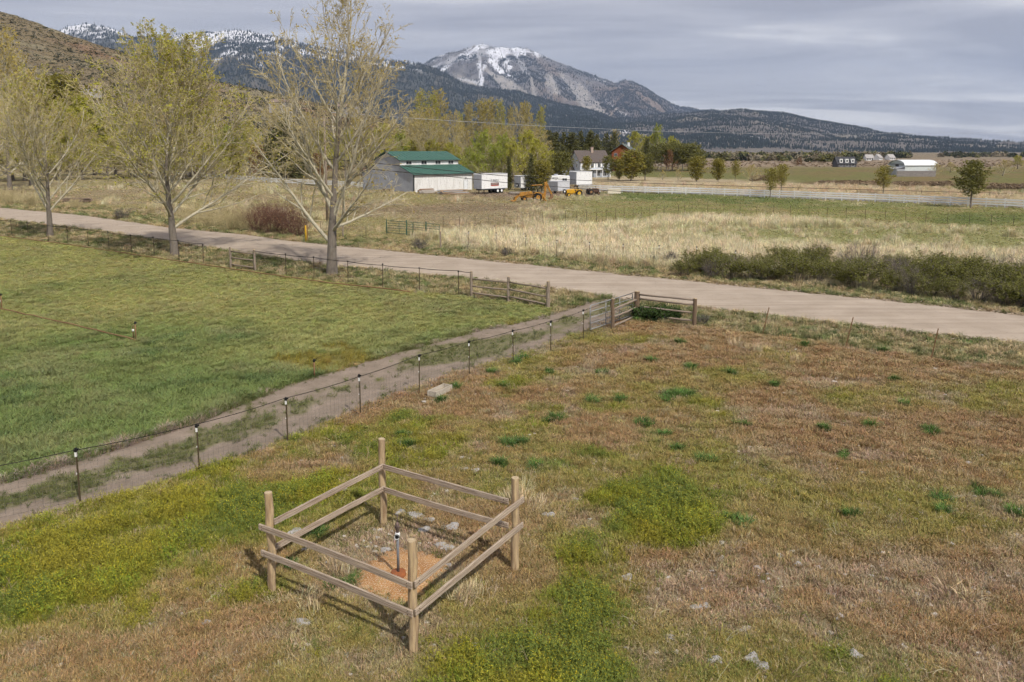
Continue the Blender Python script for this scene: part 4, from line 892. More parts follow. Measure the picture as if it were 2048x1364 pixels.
def cottonwood(seed, h, r0, limbs, n2=9, n3=6, n4=3, leaf=1.0, leaf_top=True, first=.14, droop=.0, twk=1.0, spread=.36):
    """limbs: list of (start fraction, azimuth, angle from vertical, length) or a number of automatic limbs"""
    rr = random.Random(seed); trunk = []; limb = []; twig = []; leaves = []
    tp, tr = grow(rr, V3((0, 0, -.3)), V3((0, 0, 1)), h * .97, r0, r0 * .07, 14, .035, .05); tr = [r0 * (1 - .93 * (i / 13) ** .75) for i in range(14)]; tr[0] = r0 * 1.35; tr[1] = r0 * 1.0; tr[2] = r0 * .9
    trunk.append((tp[:8], tr[:8], 12)); limb.append((tp[7:], tr[7:], 8))
    L1 = []
    if isinstance(limbs, int):
        for i in range(limbs):
            t = first + (1 - first) * (i + rr.random()) / limbs * .96; az = i * 2.4 + rr.gauss(0, .4)
            low = 1 - t; ang = .35 + .75 * low * rr.uniform(.7, 1.15); ln = h * (spread * (1.05 - t) ** .75 + .09) * rr.uniform(.8, 1.2)
            L1.append((t, az, ang, ln))
    else: L1 = limbs
    for t, az, ang, ln in L1:
        p, _ = interp(tp, t); d = V3((math.cos(az) * math.sin(ang), math.sin(az) * math.sin(ang), math.cos(ang)))
        rb = max(.018, r0 * (1 - t) * .42 * min(1.2, ln / (h * .3))); tro = .05 if t > .2 else .03 - droop
        a, ra = grow(rr, p, d, ln, rb, .012 * twk, 10, .06, tro); (limb).append((a, ra, 7 if rb > .05 else 5))
        m2 = max(4, int(n2 * (ln / (h * .3)) ** .8))
        for k in range(m2):
            s = .16 + .84 * (k + rr.random()) / m2; q, qd = interp(a, min(s, .999)); l2 = ln * (.16 + .32 * (1 - s)) * rr.uniform(.7, 1.3)
            d2 = side(rr, qd, rr.uniform(.45, .95)); d2.z += .12; b2, r2 = grow(rr, q, d2, l2, max(.009, ra[min(9, int(s * 9))] * .5) * 1.0, .006 * twk, 6, .10, .05 - droop * .6)
            limb.append((b2, r2, 4)) if r2[0] > .02 else twig.append((b2, r2, 3))
            for m in range(n3):
                s3 = .2 + .8 * (m + rr.random()) / n3; q3, qd3 = interp(b2, min(s3, .999)); l3 = max(.35, l2 * (.42 - .2 * s3)) * rr.uniform(.7, 1.3)
                b3, r3 = grow(rr, q3, side(rr, qd3, rr.uniform(.4, 1.0)), l3, .0085 * twk, .0045 * twk, 4, .13, .03 - droop)
                twig.append((b3, r3, 3))
                for w_ in range(n4):
                    q4, qd4 = interp(b3, rr.uniform(.3, .999)); b4, r4 = grow(rr, q4, side(rr, qd4, rr.uniform(.3, .9)), l3 * rr.uniform(.25, .5), .006 * twk, .004 * twk, 3, .12, .03)
                    twig.append((b4, r4, 3))
                    zf = q4.z / h; prob = leaf * (1.0 if not leaf_top else (.55 + .7 * zf))
                    for e_ in range(3):
                        if rr.random() < prob * .55: leaves.append(tuple(interp(b4, rr.uniform(.3, .999))[0] + V3((rr.gauss(0, .05), rr.gauss(0, .05), rr.gauss(0, .05)))))
                if rr.random() < leaf: leaves.append(tuple(b3[-1]))
    return trunk, limb, twig, leaves
def plant_tree(name, label, cat, loc, data, lm, lsize, group=None, bm=bark_m, lmb=limb_m, tm_=twig_m, rz=0, scale=1, seed=0):
    trunk, limb, twig, leaves = data
    o = thing(name, label, cat, loc, rz, group); o.scale = (scale,) * 3
    link('trunk', tubes_mesh('trunk', trunk), bm, o)
    link('limbs', tubes_mesh('limbs', limb), lmb, o); link('twigs', tubes_mesh('twigs', twig), tm_, o)
    if leaves: link('crown', leaf_mesh('crown', leaves, lsize, seed), lm, o)
    return o
def copy_tree(src, label, loc, rz, sc, group=None):
    o = src.copy(); C.objects.link(o); o.location = loc; o.rotation_euler = (0, 0, rz); o.scale = sc; o['label'] = label
    if group: o['group'] = group
    for ch in src.children: c = ch.copy(); C.objects.link(c); c.parent = o
    return o
PI = math.pi
ORD = ORDN
# the three big cottonwoods along the road fence (azimuth 0 = towards +x)
L_T3 = [(.115, PI * .96, .80, 9.2), (.19, PI * .1, .33, 12.0), (.2, PI * 1.9, .42, 11.0), (.16, PI * 1.75, 1.2, 7.0), (.17, PI * .2, 1.25, 6.5), (.22, PI * .95, .36, 11.5), (.24, PI * .85, .65, 9.0), (.27, PI * 1.35, .75, 7.5), (.28, PI * .02, .85, 8.5), (.33, PI * .6, .7, 7.5), (.36, PI * 1.1, .65, 8.5), (.38, PI * 1.9, .75, 7.5), (.4, PI * 1.6, .62, 7.5), (.43, PI * .3, .6, 7.5), (.46, PI * 1.95, .55, 8.0), (.5, PI * .9, .55, 7.5), (.53, PI * 1.4, .5, 6.5), (.56, PI * .1, .5, 7.0), (.6, PI * .6, .45, 6.0), (.63, PI * 1.2, .45, 6.0), (.67, PI * 1.8, .42, 6.0), (.7, PI * .3, .4, 5.4), (.74, PI * .95, .4, 5.2), (.78, PI * 1.5, .38, 4.6), (.82, 0, .35, 4.0), (.86, PI * .7, .35, 3.2), (.9, PI * 1.3, .3, 2.6), (.94, PI * .2, .3, 1.8)]
plant_tree('cottonwood_tree', 'tall nearly bare cottonwood with a big low side limb at the road edge', 'tree', G(664, 548), cottonwood(31, 21.5, .33, L_T3, 12, 6, 4, .15, True, twk=1.75), leaf_dry, .16)
plant_tree('cottonwood_tree', 'broad cottonwood in fresh yellow-green leaf beside the road, between two barer trees', 'tree', G(350, 509), cottonwood(12, 16.6, .31, 34, 12, 7, 4, .58, False, first=.14, droop=.012, spread=.66, twk=2.1), leaf_m, .17)
plant_tree('cottonwood_tree', 'sparse cottonwood with spreading low limbs beside the road near the photo edge', 'tree', G(100, 472), cottonwood(23, 15.2, .27, 26, 10, 6, 4, .26, True, first=.16, droop=.008, spread=.60, twk=2.3), leaf_m, .17)
# ---------------------------------------------------------------- kinds of the trees further off
def needle_tree(seed, h, first, shape, width, nb, npl, up=1.25, lift=.02, jit=.035, r0=None):
    rr = random.Random(seed); r0 = r0 or h * .018; tp, tr = grow(rr, V3((0, 0, -.3)), V3((0, 0, 1)), h, r0, r0 * .1, 9, .02, .05)
    br = []; lv = []
    for i in range(nb):
        t = first + (1 - first) * ((i + rr.random()) / nb) ** .9; q, _ = interp(tp, min(t, .985)); az = i * 2.39996 + rr.gauss(0, .3); u = (t - first) / (1 - first)
        ln = width * h * shape(u) * rr.uniform(.65, 1.2) + .02 * h; a = up * rr.uniform(.85, 1.1); d = V3((math.cos(az) * math.sin(a), math.sin(az) * math.sin(a), math.cos(a)))
        b, r = grow(rr, q, d, ln, max(.01, r0 * .3 * (1 - u)), .012, 5, .06, lift); br.append((b, r, 3))
        for k in range(max(3, int(npl * (ln / (width * h))))):
            p, _ = interp(b, .999 * rr.random() ** .6); lv.append(tuple(p + V3((rr.gauss(0, jit * h), rr.gauss(0, jit * h), rr.gauss(0, jit * h * .6)))))
    return [(tp, tr, 7)], br, br[:1], lv
pine_sh = lambda u: max(.1, math.sin(math.pi * min(1, u * .78 + .22))) ** .6
cone_sh = lambda u: (1 - u) ** .9 + .04
col_sh = lambda u: (1 - u) ** .45 * .9 + .1
ball_sh = lambda u: max(.12, math.sin(math.pi * (u * .86 + .12))) ** .7
NOM = {}
def kind(name, h, maker): NOM[name] = dict(h=h, make=maker, src=None)
conif = lambda data, lm, ls, seed: (data, lm, ls, bark_m, bark_m, bark_m, seed)
decid = lambda data, lm, ls, seed, lb=limb_m, tw=twig_m: (data, lm, ls, bark_m, lb, tw, seed)
for v in range(2):
    kind('pine%d' % v, 8, lambda v=v: conif(needle_tree(100 + v, 8, .26, pine_sh, .34, 62, 46, 1.15, .05, .034), needle_m, .42, v))
    kind('olive%d' % v, 8, lambda v=v: conif(needle_tree(110 + v, 8, .08, ball_sh, .36, 110, 40, 1.0, .05, .028), needle_y, .40, v))
    kind('spruce%d' % v, 12, lambda v=v: conif(needle_tree(120 + v, 12, .05, cone_sh, .26, 130, 40, 1.5, -.02, .018), needle_d, .55, v))
    kind('poplar%d' % v, 22, lambda v=v: decid(cottonwood(130 + v, 22, .32, [(.08 + .9 * i / 52, i * 2.4, .42, 22 * (.25 - .17 * abs(i / 52 - .35))) for i in range(52)], 8, 5, 2, .6, True, twk=3.6), leaf_gold if v else leaf_m, .34, v))
    kind('willow%d' % v, 12, lambda v=v: decid(cottonwood(140 + v, 12, .30, 20, 9, 6, 2, 1.0, False, first=.05, droop=.0, spread=.55, twk=2.6), leaf_lime if v == 0 else leaf_m, .34, v))
    kind('bare%d' % v, 20, lambda v=v: decid(cottonwood(150 + v, 20, .36, 24, 10, 6, 3, .30, True, first=.10, spread=.46, twk=3.2), leaf_dry, .34, v))
for v in range(2): kind('ypine%d' % v, 8, lambda v=v: conif(needle_tree(180 + v, 8, .27, pine_sh, .36, 62, 40, 1.05, .06, .034), needle_y, .36, v))
kind('juniper', 9, lambda: conif(needle_tree(160, 9, .02, col_sh, .12, 90, 30, .7, .08, .018), needle_d, .36, 3))
kind('rust', 7, lambda: decid(cottonwood(170, 7, .16, 16, 7, 5, 2, 1.0, False, first=.04, spread=.6, twk=2.0), leaf_rust, .26, 4, red_m, red_m))
kind('tan', 7, lambda: decid(cottonwood(171, 7, .16, 18, 7, 6, 2, .25, False, first=.04, spread=.6, twk=2.2), leaf_dry, .22, 4))
def tree(k, name, label, px, base, top, wide=1.0, group=None, z=0.0):
    q = NOM[k]; p = G(px, base); h = (base - top) / F * p.y * 1.0 + 0; s = h / q['h']; rz = (px * 37 % 628) / 100
    if z: p = AT(px, base, z); h = (base - top) / F * z; s = h / q['h']; rz = px % 6
    if q['src'] is None:
        data, lm, ls, bm, lb, tw, sd = q['make'](); o = plant_tree(name, label, 'tree', p, data, lm, ls, group, bm, lb, tw, rz, 1, sd); q['src'] = o; o.scale = (s * wide, s * wide, s); return o
    o = copy_tree(q['src'], label, p, rz, (s * wide, s * wide, s), group); o.name = name; return o
def row(lst, name, what, group):
    lst = sorted(lst, key=lambda a: a[1])
    for i, a in enumerate(lst): tree(a[0], name, '%s %s, counted from left to right' % (ORD[i], what), *a[1:], group=group)
row([('poplar0',843,346,190),('poplar0',868,350,196),('poplar1',884,346,190,1.2),('poplar1',938,345,214),('poplar1',962,347,209,1.3),('poplar1',979,346,207,1.3),('poplar0',1003,345,210,.9),('bare0',1035,345,213,.7),('poplar1',1055,347,214,.9),('poplar0',1078,345,220,.9),('poplar0',920,343,232,.8),('poplar1',1022,343,222,.8)], 'poplar_tree', 'tall upright spring poplar behind the green-roofed barn', 'poplars behind the barn')
row([('bare0',852,352,222,.9),('bare1',903,352,235,.8),('bare0',815,350,228,.8),('bare1',1010,352,262,.9),('bare0',1058,354,258,.8),('bare1',780,350,245,1.1),('bare0',870,347,250,1.2),('bare1',925,349,255,1.2),('bare0',980,349,260,1.1),('bare1',1080,352,262,1.1),('bare0',720,351,240,1.0),('bare1',832,348,240,1.2)], 'bare_cottonwood', 'bare twiggy cottonwood standing among the poplars behind the barn', 'bare trees behind the barn')
row([('willow0',965,362,272,1.0),('willow0',1002,362,278,.9),('willow1',1048,362,268,1.0),('willow0',935,358,300,.8),('willow1',760,352,255,1.0),('willow0',805,354,270,.8),('willow1',870,352,285,1.3),('willow1',905,353,290,1.3),('willow1',1075,364,285,1.1),('willow0',985,366,295,1.2),('willow1',1025,366,290,1.2),('willow1',835,351,285,1.3),('willow0',950,364,310,1.3),('willow1',1095,362,305,1.0)], 'willow_tree', 'round lime-green willow just behind the barn and trailers', 'willows behind the barn')
row([('spruce%d' % (i % 2), x, 344, t, .8 + .3 * (i % 3)) for i, (x, t) in enumerate([(1088,268),(1100,260),(1112,264),(1126,263),(1138,268),(1150,264),(1161,261),(1173,266),(1184,262),(1197,268),(1094,285),(1143,282)])] + [('spruce0',1212,337,266),('spruce1',1229,337,263),('spruce0',1106,351,284,1.2),('spruce1',1128,351,290,1.2),('spruce0',1152,350,282,1.2),('spruce1',1190,348,280,1.1),('spruce0',1170,350,288,1.2)], 'spruce_tree', 'dark spruce in the conifer belt behind the grey house', 'conifer belt behind the house')
tree('juniper', 'juniper_tree', 'narrow dark juniper between the box truck and the small trailer', 1018, 380, 313)
tree('spruce0', 'spruce_tree', 'dark cone-shaped spruce behind the grey trailers', 1064, 381, 306, .8)
tree('olive1', 'pine_tree', 'bushy dark pine rising behind the yellow backhoe', 1084, 381, 322, 1.1)
tree('pine0', 'pine_tree', 'dark pine above the white camper', 1122, 372, 304, 1.25)
tree('olive0', 'pine_tree', 'small slim pine in front of the grey house front', 1173, 360, 313, .7)
tree('pine1', 'pine_tree', 'pine covering the end of the grey house', 1216, 360, 312, .9)
tree('olive1', 'evergreen_tree', 'large dark evergreen mass beside the grey house', 1262, 362, 301, 1.45)
tree('pine1', 'pine_tree', 'dark evergreen joined to the large mass beside the house', 1290, 361, 308, 1.25)
tree('olive0', 'evergreen_tree', 'low dark evergreen between house and large evergreen mass', 1238, 360, 318, 1.0)
tree('willow0', 'poplar_tree', 'bright green upright tree behind the red log house', 1316, 338, 258, .55)
row([('willow1',1275,336,268,.9),('willow1',1300,336,272,.9),('willow1',1345,334,277,.9),('bare0',1232,335,262,.6)], 'budding_tree', 'pale budding tree far behind the red log house', 'pale trees behind the log house')
row([('pine0',1322,340,287,1.1),('pine1',1345,340,284,1.2),('pine0',1365,341,288,1.1),('pine1',1386,340,287,1.1),('spruce1',1290,343,276,.9),('pine1',1305,341,292,1.2),('pine0',1333,342,290,1.3),('pine1',1356,342,291,1.3),('pine0',1376,342,290,1.3),('pine1',1398,341,300,1.2)], 'pine_tree', 'dark pine in the clump beyond the log house', 'pines beyond the log house')
tree('rust', 'dead_pine', 'small tan-orange dying tree in the dark pine clump', 1338, 343, 303, .8)
row([('olive0',1393,363,314,1.3),('olive1',1436,363,318,1.15),('ypine0',1470,363,322,.85)], 'olive_tree', 'round olive-green tree standing beyond the pale straw strip', 'trees beyond the straw strip')
row([('tan',1505,364,332,1.2),('tan',1325,360,342,.9),('tan',1356,360,340,.9)], 'bare_bush', 'small bare bush near the olive-green trees', 'bare bushes beyond the straw strip')
tree('ypine0', 'pine_tree', 'yellowish small pine by the white fence, shorter of the pair', 1540, 396, 338, .9)
tree('ypine1', 'pine_tree', 'yellowish small pine by the white fence, taller of the pair', 1562, 388, 330, .85)
tree('ypine1', 'pine_tree', 'bushy single pine standing behind the middle of the white fence', 1766, 392, 333, 1.05)
tree('pine0', 'pine_tree', 'dark spreading pine in front of the white fence at its far end', 1941, 414, 322, 1.12)
row([('bare1',20,380,92,.75),('bare0',-40,390,60,.8),('bare1',62,372,140,.7),('willow1',140,352,215,1.0),('willow1',190,350,205,1.0),('willow0',232,350,230,1.0),('willow1',285,350,225,1.0),('bare0',330,352,200,.7),('willow1',395,352,228,1.0),('willow0',455,352,262,1.1),('bare1',430,345,200,.8),('willow1',500,350,250,.9),('bare0',545,352,215,.8),('willow1',25,360,225,1.1),('willow0',85,356,240,1.0),('bare0',615,355,230,.7),('willow1',690,356,265,.9),('bare1',725,352,235,.7),('willow1',640,353,262,.9),('willow1',50,362,270,1.4),('willow1',115,360,268,1.4),('bare1',165,358,240,1.2),('willow1',215,358,275,1.4),('willow1',260,356,270,1.4),('willow1',320,357,272,1.4),('willow1',370,358,276,1.4),('bare0',270,354,215,1.1),('bare1',380,354,215,1.1),('willow1',425,358,285,1.3),('willow1',-15,364,260,1.4)], 'grove_tree', 'leafy tree of the grove below the hill', 'grove below the hill')
row([('spruce0',575,356,225,1.2),('spruce1',553,356,262,1.2),('olive1',470,352,292,1.3),('olive0',125,345,158,.0001+1.2),('spruce1',600,356,270,1.1)], 'evergreen_tree', 'dark evergreen among the bare trees of the grove', 'evergreens of the grove')
row([('rust',300,353,298,1.2),('rust',395,354,290,1.4),('rust',520,356,296,1.0),('rust',640,358,310,1.0),('rust',350,353,302,1.1)], 'rusty_bush', 'rusty orange bush at the foot of the grove', 'rusty bushes of the grove')
# ---------------------------------------------------------------- shrubs
def shrub(seed, h, w_, stems, nl, lm, ls, sm, lo=.2, up=1.0):
    rr = random.Random(seed); st = []; lv = []
    for i in range(stems):
        az = rr.uniform(0, 6.283); q = V3((math.cos(az), math.sin(az), 0)) * w_ * .35 * rr.random(); a = rr.uniform(.05, .75); d = V3((math.cos(az) * math.sin(a), math.sin(az) * math.sin(a), math.cos(a)))
        b, r = grow(rr, q - V3((0, 0, .1)), d, h * rr.uniform(.75, 1.15), .016, .006, 6, .12, .01); st.append((b, r, 3))
        for k in range(5):
            p, pd = interp(b, rr.uniform(.35, .99)); c, r2 = grow(rr, p, side(rr, pd, rr.uniform(.3, .8)), h * rr.uniform(.15, .38), .009, .004, 4, .12, .03); st.append((c, r2, 3))
            for m in range(max(0, int(nl / stems / 5))):
                if c[-1].z / h > lo * rr.random(): lv.append(tuple(interp(c, rr.random() * .999)[0] + V3((rr.gauss(0, .07), rr.gauss(0, .07), rr.gauss(0, .07)))))
    return st, lv
def plant_shrub(name, label, loc, args, group=None, sc=(1, 1, 1), rz=0, src={}):
    key = args[0]
    if key not in src:
        st, lv = shrub(*args[:1], *args[1:]); o = thing(name, label, 'shrub', loc, rz, group); link('stems', tubes_mesh('stems', st), args[7], o)
        if lv: link('foliage', leaf_mesh('foliage', lv, args[6], key), args[5], o)
        src[key] = o; o.scale = sc; return o
    o = copy_tree(src[key], label, loc, rz, sc, group); o.name = name; return o
GREEN = [(s, 2.1, 1.7, 34, 2600, shrub_m, .13, grey_m) for s in (201, 202, 203)]; GREY = (204, 2.2, 1.5, 46, 260, shrub_m, .09, grey_m)
RED = (205, 3.0, 2.2, 80, 500, leaf_rust, .10, red_m); STRAW = (206, 2.4, 3.4, 120, 300, leaf_dry, .09, twig_m); SAGE = (207, .8, 1.0, 40, 900, mat('sage_grey', (.17,.165,.125), (.11,.105,.08), sc=3, rough=1), .06, grey_m)
cFR = curve([(1340,548),(1380,556),(1640,570),(1804,592),(2048,620),(2200,640)]); rs = random.Random(9); n = 0
for rown, (dy, step, x0) in enumerate(((6, 44, 1372), (20, 48, 1390), (34, 56, 1420), (46, 70, 1560))):
    X = x0; seen_ = {}
    while X < 2120:
        yb = cFR(X) - dy * (.55 + .75 * (X - 1340) / 700); g = rs.random() < (.04, .1, .25, .5)[rown]
        s = rs.uniform(.58, .90) * (.72 + .28 * min(1, (X - 1340) / 300)); pl = ('front', 'second', 'third', 'rear')[rown]; kd = 'grey half-bare shrub' if g else 'dark green leafy shrub'; seen_[kd] = seen_.get(kd, 0) + 1
        plant_shrub('thicket_shrub', '%s %s in the %s row of the roadside thicket, left to right' % (ORD[seen_[kd] - 1], kd, pl), G(X, yb), GREY if g else GREEN[n % 3], 'shrubs of the roadside thicket', (s * 1.3, s * 1.3, s), rs.uniform(0, 6)); n += 1
        X += step * rs.uniform(.75, 1.25)
for i, (a, b_, s) in enumerate(((512, 462, .9), (545, 466, 1.05), (578, 468, 1.0), (600, 471, .8), (528, 452, .9), (565, 456, 1.0))):
    plant_shrub('willow_shrub', '%s reddish-brown bare willow bush beside the road, counted from left to right' % ORD[(0, 2, 4, 5, 1, 3)[i]], G(a, b_), RED, 'reddish willow bushes by the road', (s, s, s * .95), i)
for i, (a, b_, s) in enumerate(((420, 452, 1.0), (460, 459, 1.1), (492, 458, 1.0), (385, 444, .9), (20, 408, 1.1), (60, 412, 1.0), (-10, 404, 1.1), (300, 428, .6), (150, 415, .6))):
    plant_shrub('dry_shrub', '%s straw-coloured leafless brush clump across the road, counted from left to right' % ORD[(6, 7, 8, 5, 1, 2, 0, 4, 3)[i]], G(a, b_), STRAW, 'dry brush clumps across the road', (s, s, s), i * 1.1)
for i, (a, b_, s, l) in enumerate(((842, 497, 1.2, 'dry grey sagebrush at the far road edge below the green gates'), (1016, 511, .9, 'small grey sagebrush at the far road edge before the steel posts'), (246, 437, 1.6, 'pale grey sagebrush clump across the road between the leafy trees'), (1335, 527, 1.2, 'grey sagebrush at the thin end of the roadside thicket'), (1300, 530, 1.0, 'low grey sagebrush just before the roadside thicket'), (1405, 645, .55, 'small green-grey bush beside the brown corner post'))):
    plant_shrub('sagebrush_shrub', l, G(a, b_), SAGE, None, (s, s, s), i)
for i, (a, b_) in enumerate(((1285, 636), (1312, 637), (1340, 638))):
    plant_shrub('green_weed', ('leafy green weed clump against the thick brown post', 'leafy green weed clump under the middle of the brown rails', 'leafy green weed clump towards the end of the brown rails')[i], G(a, b_), (208, .75, .9, 30, 2200, mat('weed_leaf%d' % i, (.075,.125,.03), (.05,.085,.025), sc=3, transl=.3), .12, grey_m), 'green weeds under the brown rails', (1, 1, .9), i * 2)
# ---------------------------------------------------------------- far tree belts
def belt_pts(n, x0, x1, y0, y1):
    px = rng.uniform(x0, x1, n); py = rng.uniform(y0, y1, n); q = np.array([tuple(G(a, b)) for a, b in zip(px, py)]); return q
bm_ = mat('belt_leaf', (1, 1, 1), attr='tint', attr_type='INSTANCER', rough=1, spec=.05)
PUF = [puff(70 + s, bm_, 60) for s in range(4)]
pts = np.vstack([belt_pts(260, 1290, 1700, 311, 318), belt_pts(150, 1440, 1560, 317, 322), belt_pts(120, 1690, 1820, 310, 317), belt_pts(60, 1560, 1720, 319, 324), belt_pts(50, 1880, 2100, 311, 316), belt_pts(40, 1180, 1330, 312, 318)]); k = len(pts)
pal = np.array([(.055,.062,.03), (.17,.165,.06), (.27,.23,.16), (.06,.065,.035), (.2,.17,.11)]); tt = pal[rng.integers(0, 5, k)] * rng.uniform(.7, 1.2, (k, 1)); hh = rng.uniform(4, 10, k) * (pts[:, 1] / 900) ** .3
scatter('treeline', pts, zrot(k), np.stack([hh * 1.1, hh * 1.1, hh], -1), tt, rng.integers(0, 4, k), PUF, 'far belts of trees across the valley floor')
pts = np.vstack([belt_pts(900, 1300, 2100, 320, 334), belt_pts(300, 1640, 1760, 364, 370), belt_pts(300, 1790, 1900, 366, 372), belt_pts(200, 1960, 2100, 370, 378), belt_pts(160, 1500, 1560, 352, 362)]); k = len(pts); hh = rng.uniform(.3, 1.0, k)
scatter('scrub', pts, zrot(k), np.stack([hh * 1.8, hh * 1.8, hh], -1), np.array([[.21,.155,.10]]) * rng.uniform(.7, 1.35, (k, 1)), rng.integers(0, 4, k), PUF, 'low brown scrub in the fields behind the white fence')
row([('tan',1900,345,326,1.6),('tan',1870,352,328,1.2),('tan',2005,352,322,1.4)], 'bare_bush', 'grey leafless bush near the far white barn', 'bushes near the far barn')
tree('willow1', 'willow_tree', 'pale green round tree at the far field edge beyond the spreading pine', 2035, 338, 312, 1.2)
tree('rust', 'orange_bush', 'round orange-yellow bush in the far tree belt', 1598, 333, 316, 1.0)
# ================================================================ white fences
whitep_m = mat('white_rail_paint', (.84,.84,.83), (.76,.76,.75), sc=2, rough=.6)
_p = MB(); _p.box((0, 0, .62), (.13, .13, 1.44)); _p.box((0, 0, 1.36), (.16, .16, .05)); WPOST = _p.mesh('post'); WPOST.materials.append(whitep_m)
_r = MB(); _r.box((.5, 0, 0), (1, .05, .23)); WRAIL = _r.mesh('rail'); WRAIL.materials.append(whitep_m)
def white_fence(label, px, step=2.6):
    W = [G(a, b) for a, b in px]; f = thing('white_rail_fence', label, 'fence', W[0]); pts = [W[0]]
    for a, b in zip(W[:-1], W[1:]):
        n = max(1, round((b - a).length / step)); pts += [a.lerp(b, (i + 1) / n) for i in range(n)]
    for p in pts: link('post', WPOST, None, f, p - f.location)
    for a, b in zip(pts[:-1], pts[1:]):
        d = b - a
        for z in (.42, .80, 1.18): link('rail', WRAIL, None, f, a - f.location + Vector((0, 0, z)) + Vector((d.y, -d.x, 0)).normalized() * .09, (0, 0, math.atan2(d.y, d.x)), (d.length * .998, 1, 1))
white_fence('long white three-rail fence running from the yard across the right half', [(1158,381),(1200,383),(1290,386),(1400,389),(1500,393),(1620,398),(1750,403),(1900,410),(2048,417),(2130,421)])
white_fence('white three-rail fence behind the trees, left of the barn', [(262,339),(330,346),(420,355),(500,362),(543,366),(640,371),(730,376)])
asph = mat('old_asphalt', (.20,.20,.205), (.15,.15,.155), sc=.8, rough=1)
EU = [(1150,376),(1290,381),(1400,384.5),(1500,388.5),(1620,393),(1750,398),(1900,404),(2048,410.5),(2300,422)]; EL = [(1150,379.5),(1290,384.5),(1400,388),(1500,392),(1620,397),(1750,402),(1900,408.5),(2048,415),(2300,427)]
strip('paved_lane', EU, EL, 1150, 2300, 90, 5, .0, asph, 0, .2)
# ================================================================ buildings
def glass(name, c=(.03,.035,.045)): return mat(name, c, rough=.12, spec=.6)
glass_m = glass('window_glass')
greenroof_m = mat('green_metal_roof', (.042,.12,.088), (.035,.10,.074), sc=1.2, rough=.5, spec=.35, stretch=(2, .5, .5), c3=(.09,.15,.12), sc3=1.5, f3=.5)
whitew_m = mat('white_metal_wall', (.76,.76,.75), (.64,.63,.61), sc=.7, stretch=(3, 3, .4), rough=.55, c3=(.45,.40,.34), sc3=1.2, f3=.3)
grey_shade_m = mat('grey_and_shaded_metal', (.38,.39,.42), (.31,.32,.345), sc=.7, rough=.6)  # shade of barn gable and spare-wheel trailer end put into this grey
trim_m = mat('dark_trim', (.05,.055,.055), rough=.7)
def window(parent, c, w_, h_, axis='x', face=-1, frame=whitep_m, panes=2, sill=True):
    c = Vector(c); ex = Vector((1, 0, 0)) if axis == 'x' else Vector((0, 1, 0)); nn = (Vector((0, 1, 0)) if axis == 'x' else Vector((1, 0, 0))) * face; t = .06
    b = MB(); o = Vector(c)
    for s in (-1, 1):
        b.box(c + ex * s * (w_ / 2) + nn * .03, (t if axis == 'x' else .06, .06 if axis == 'x' else t, h_ + t)); b.box(c + Vector((0, 0, s * h_ / 2)) + nn * .032, ((w_ - t) if axis == 'x' else .06, .06 if axis == 'x' else (w_ - t), t))
    if panes == 2: b.box(c + nn * .031, (t * .7 if axis == 'x' else .05, .05 if axis == 'x' else t * .7, h_ - t))
    wo = b.build('window', frame, parent)
    for i in range(panes):
        q = MB(); dx = (i - (panes - 1) / 2) * w_ / panes; q.box(c + ex * dx + nn * .012, ((w_ / panes - .05) if axis == 'x' else .02, .02 if axis == 'x' else (w_ / panes - .05), h_ - .05)); g = q.build('pane', glass_m, wo)
    return wo
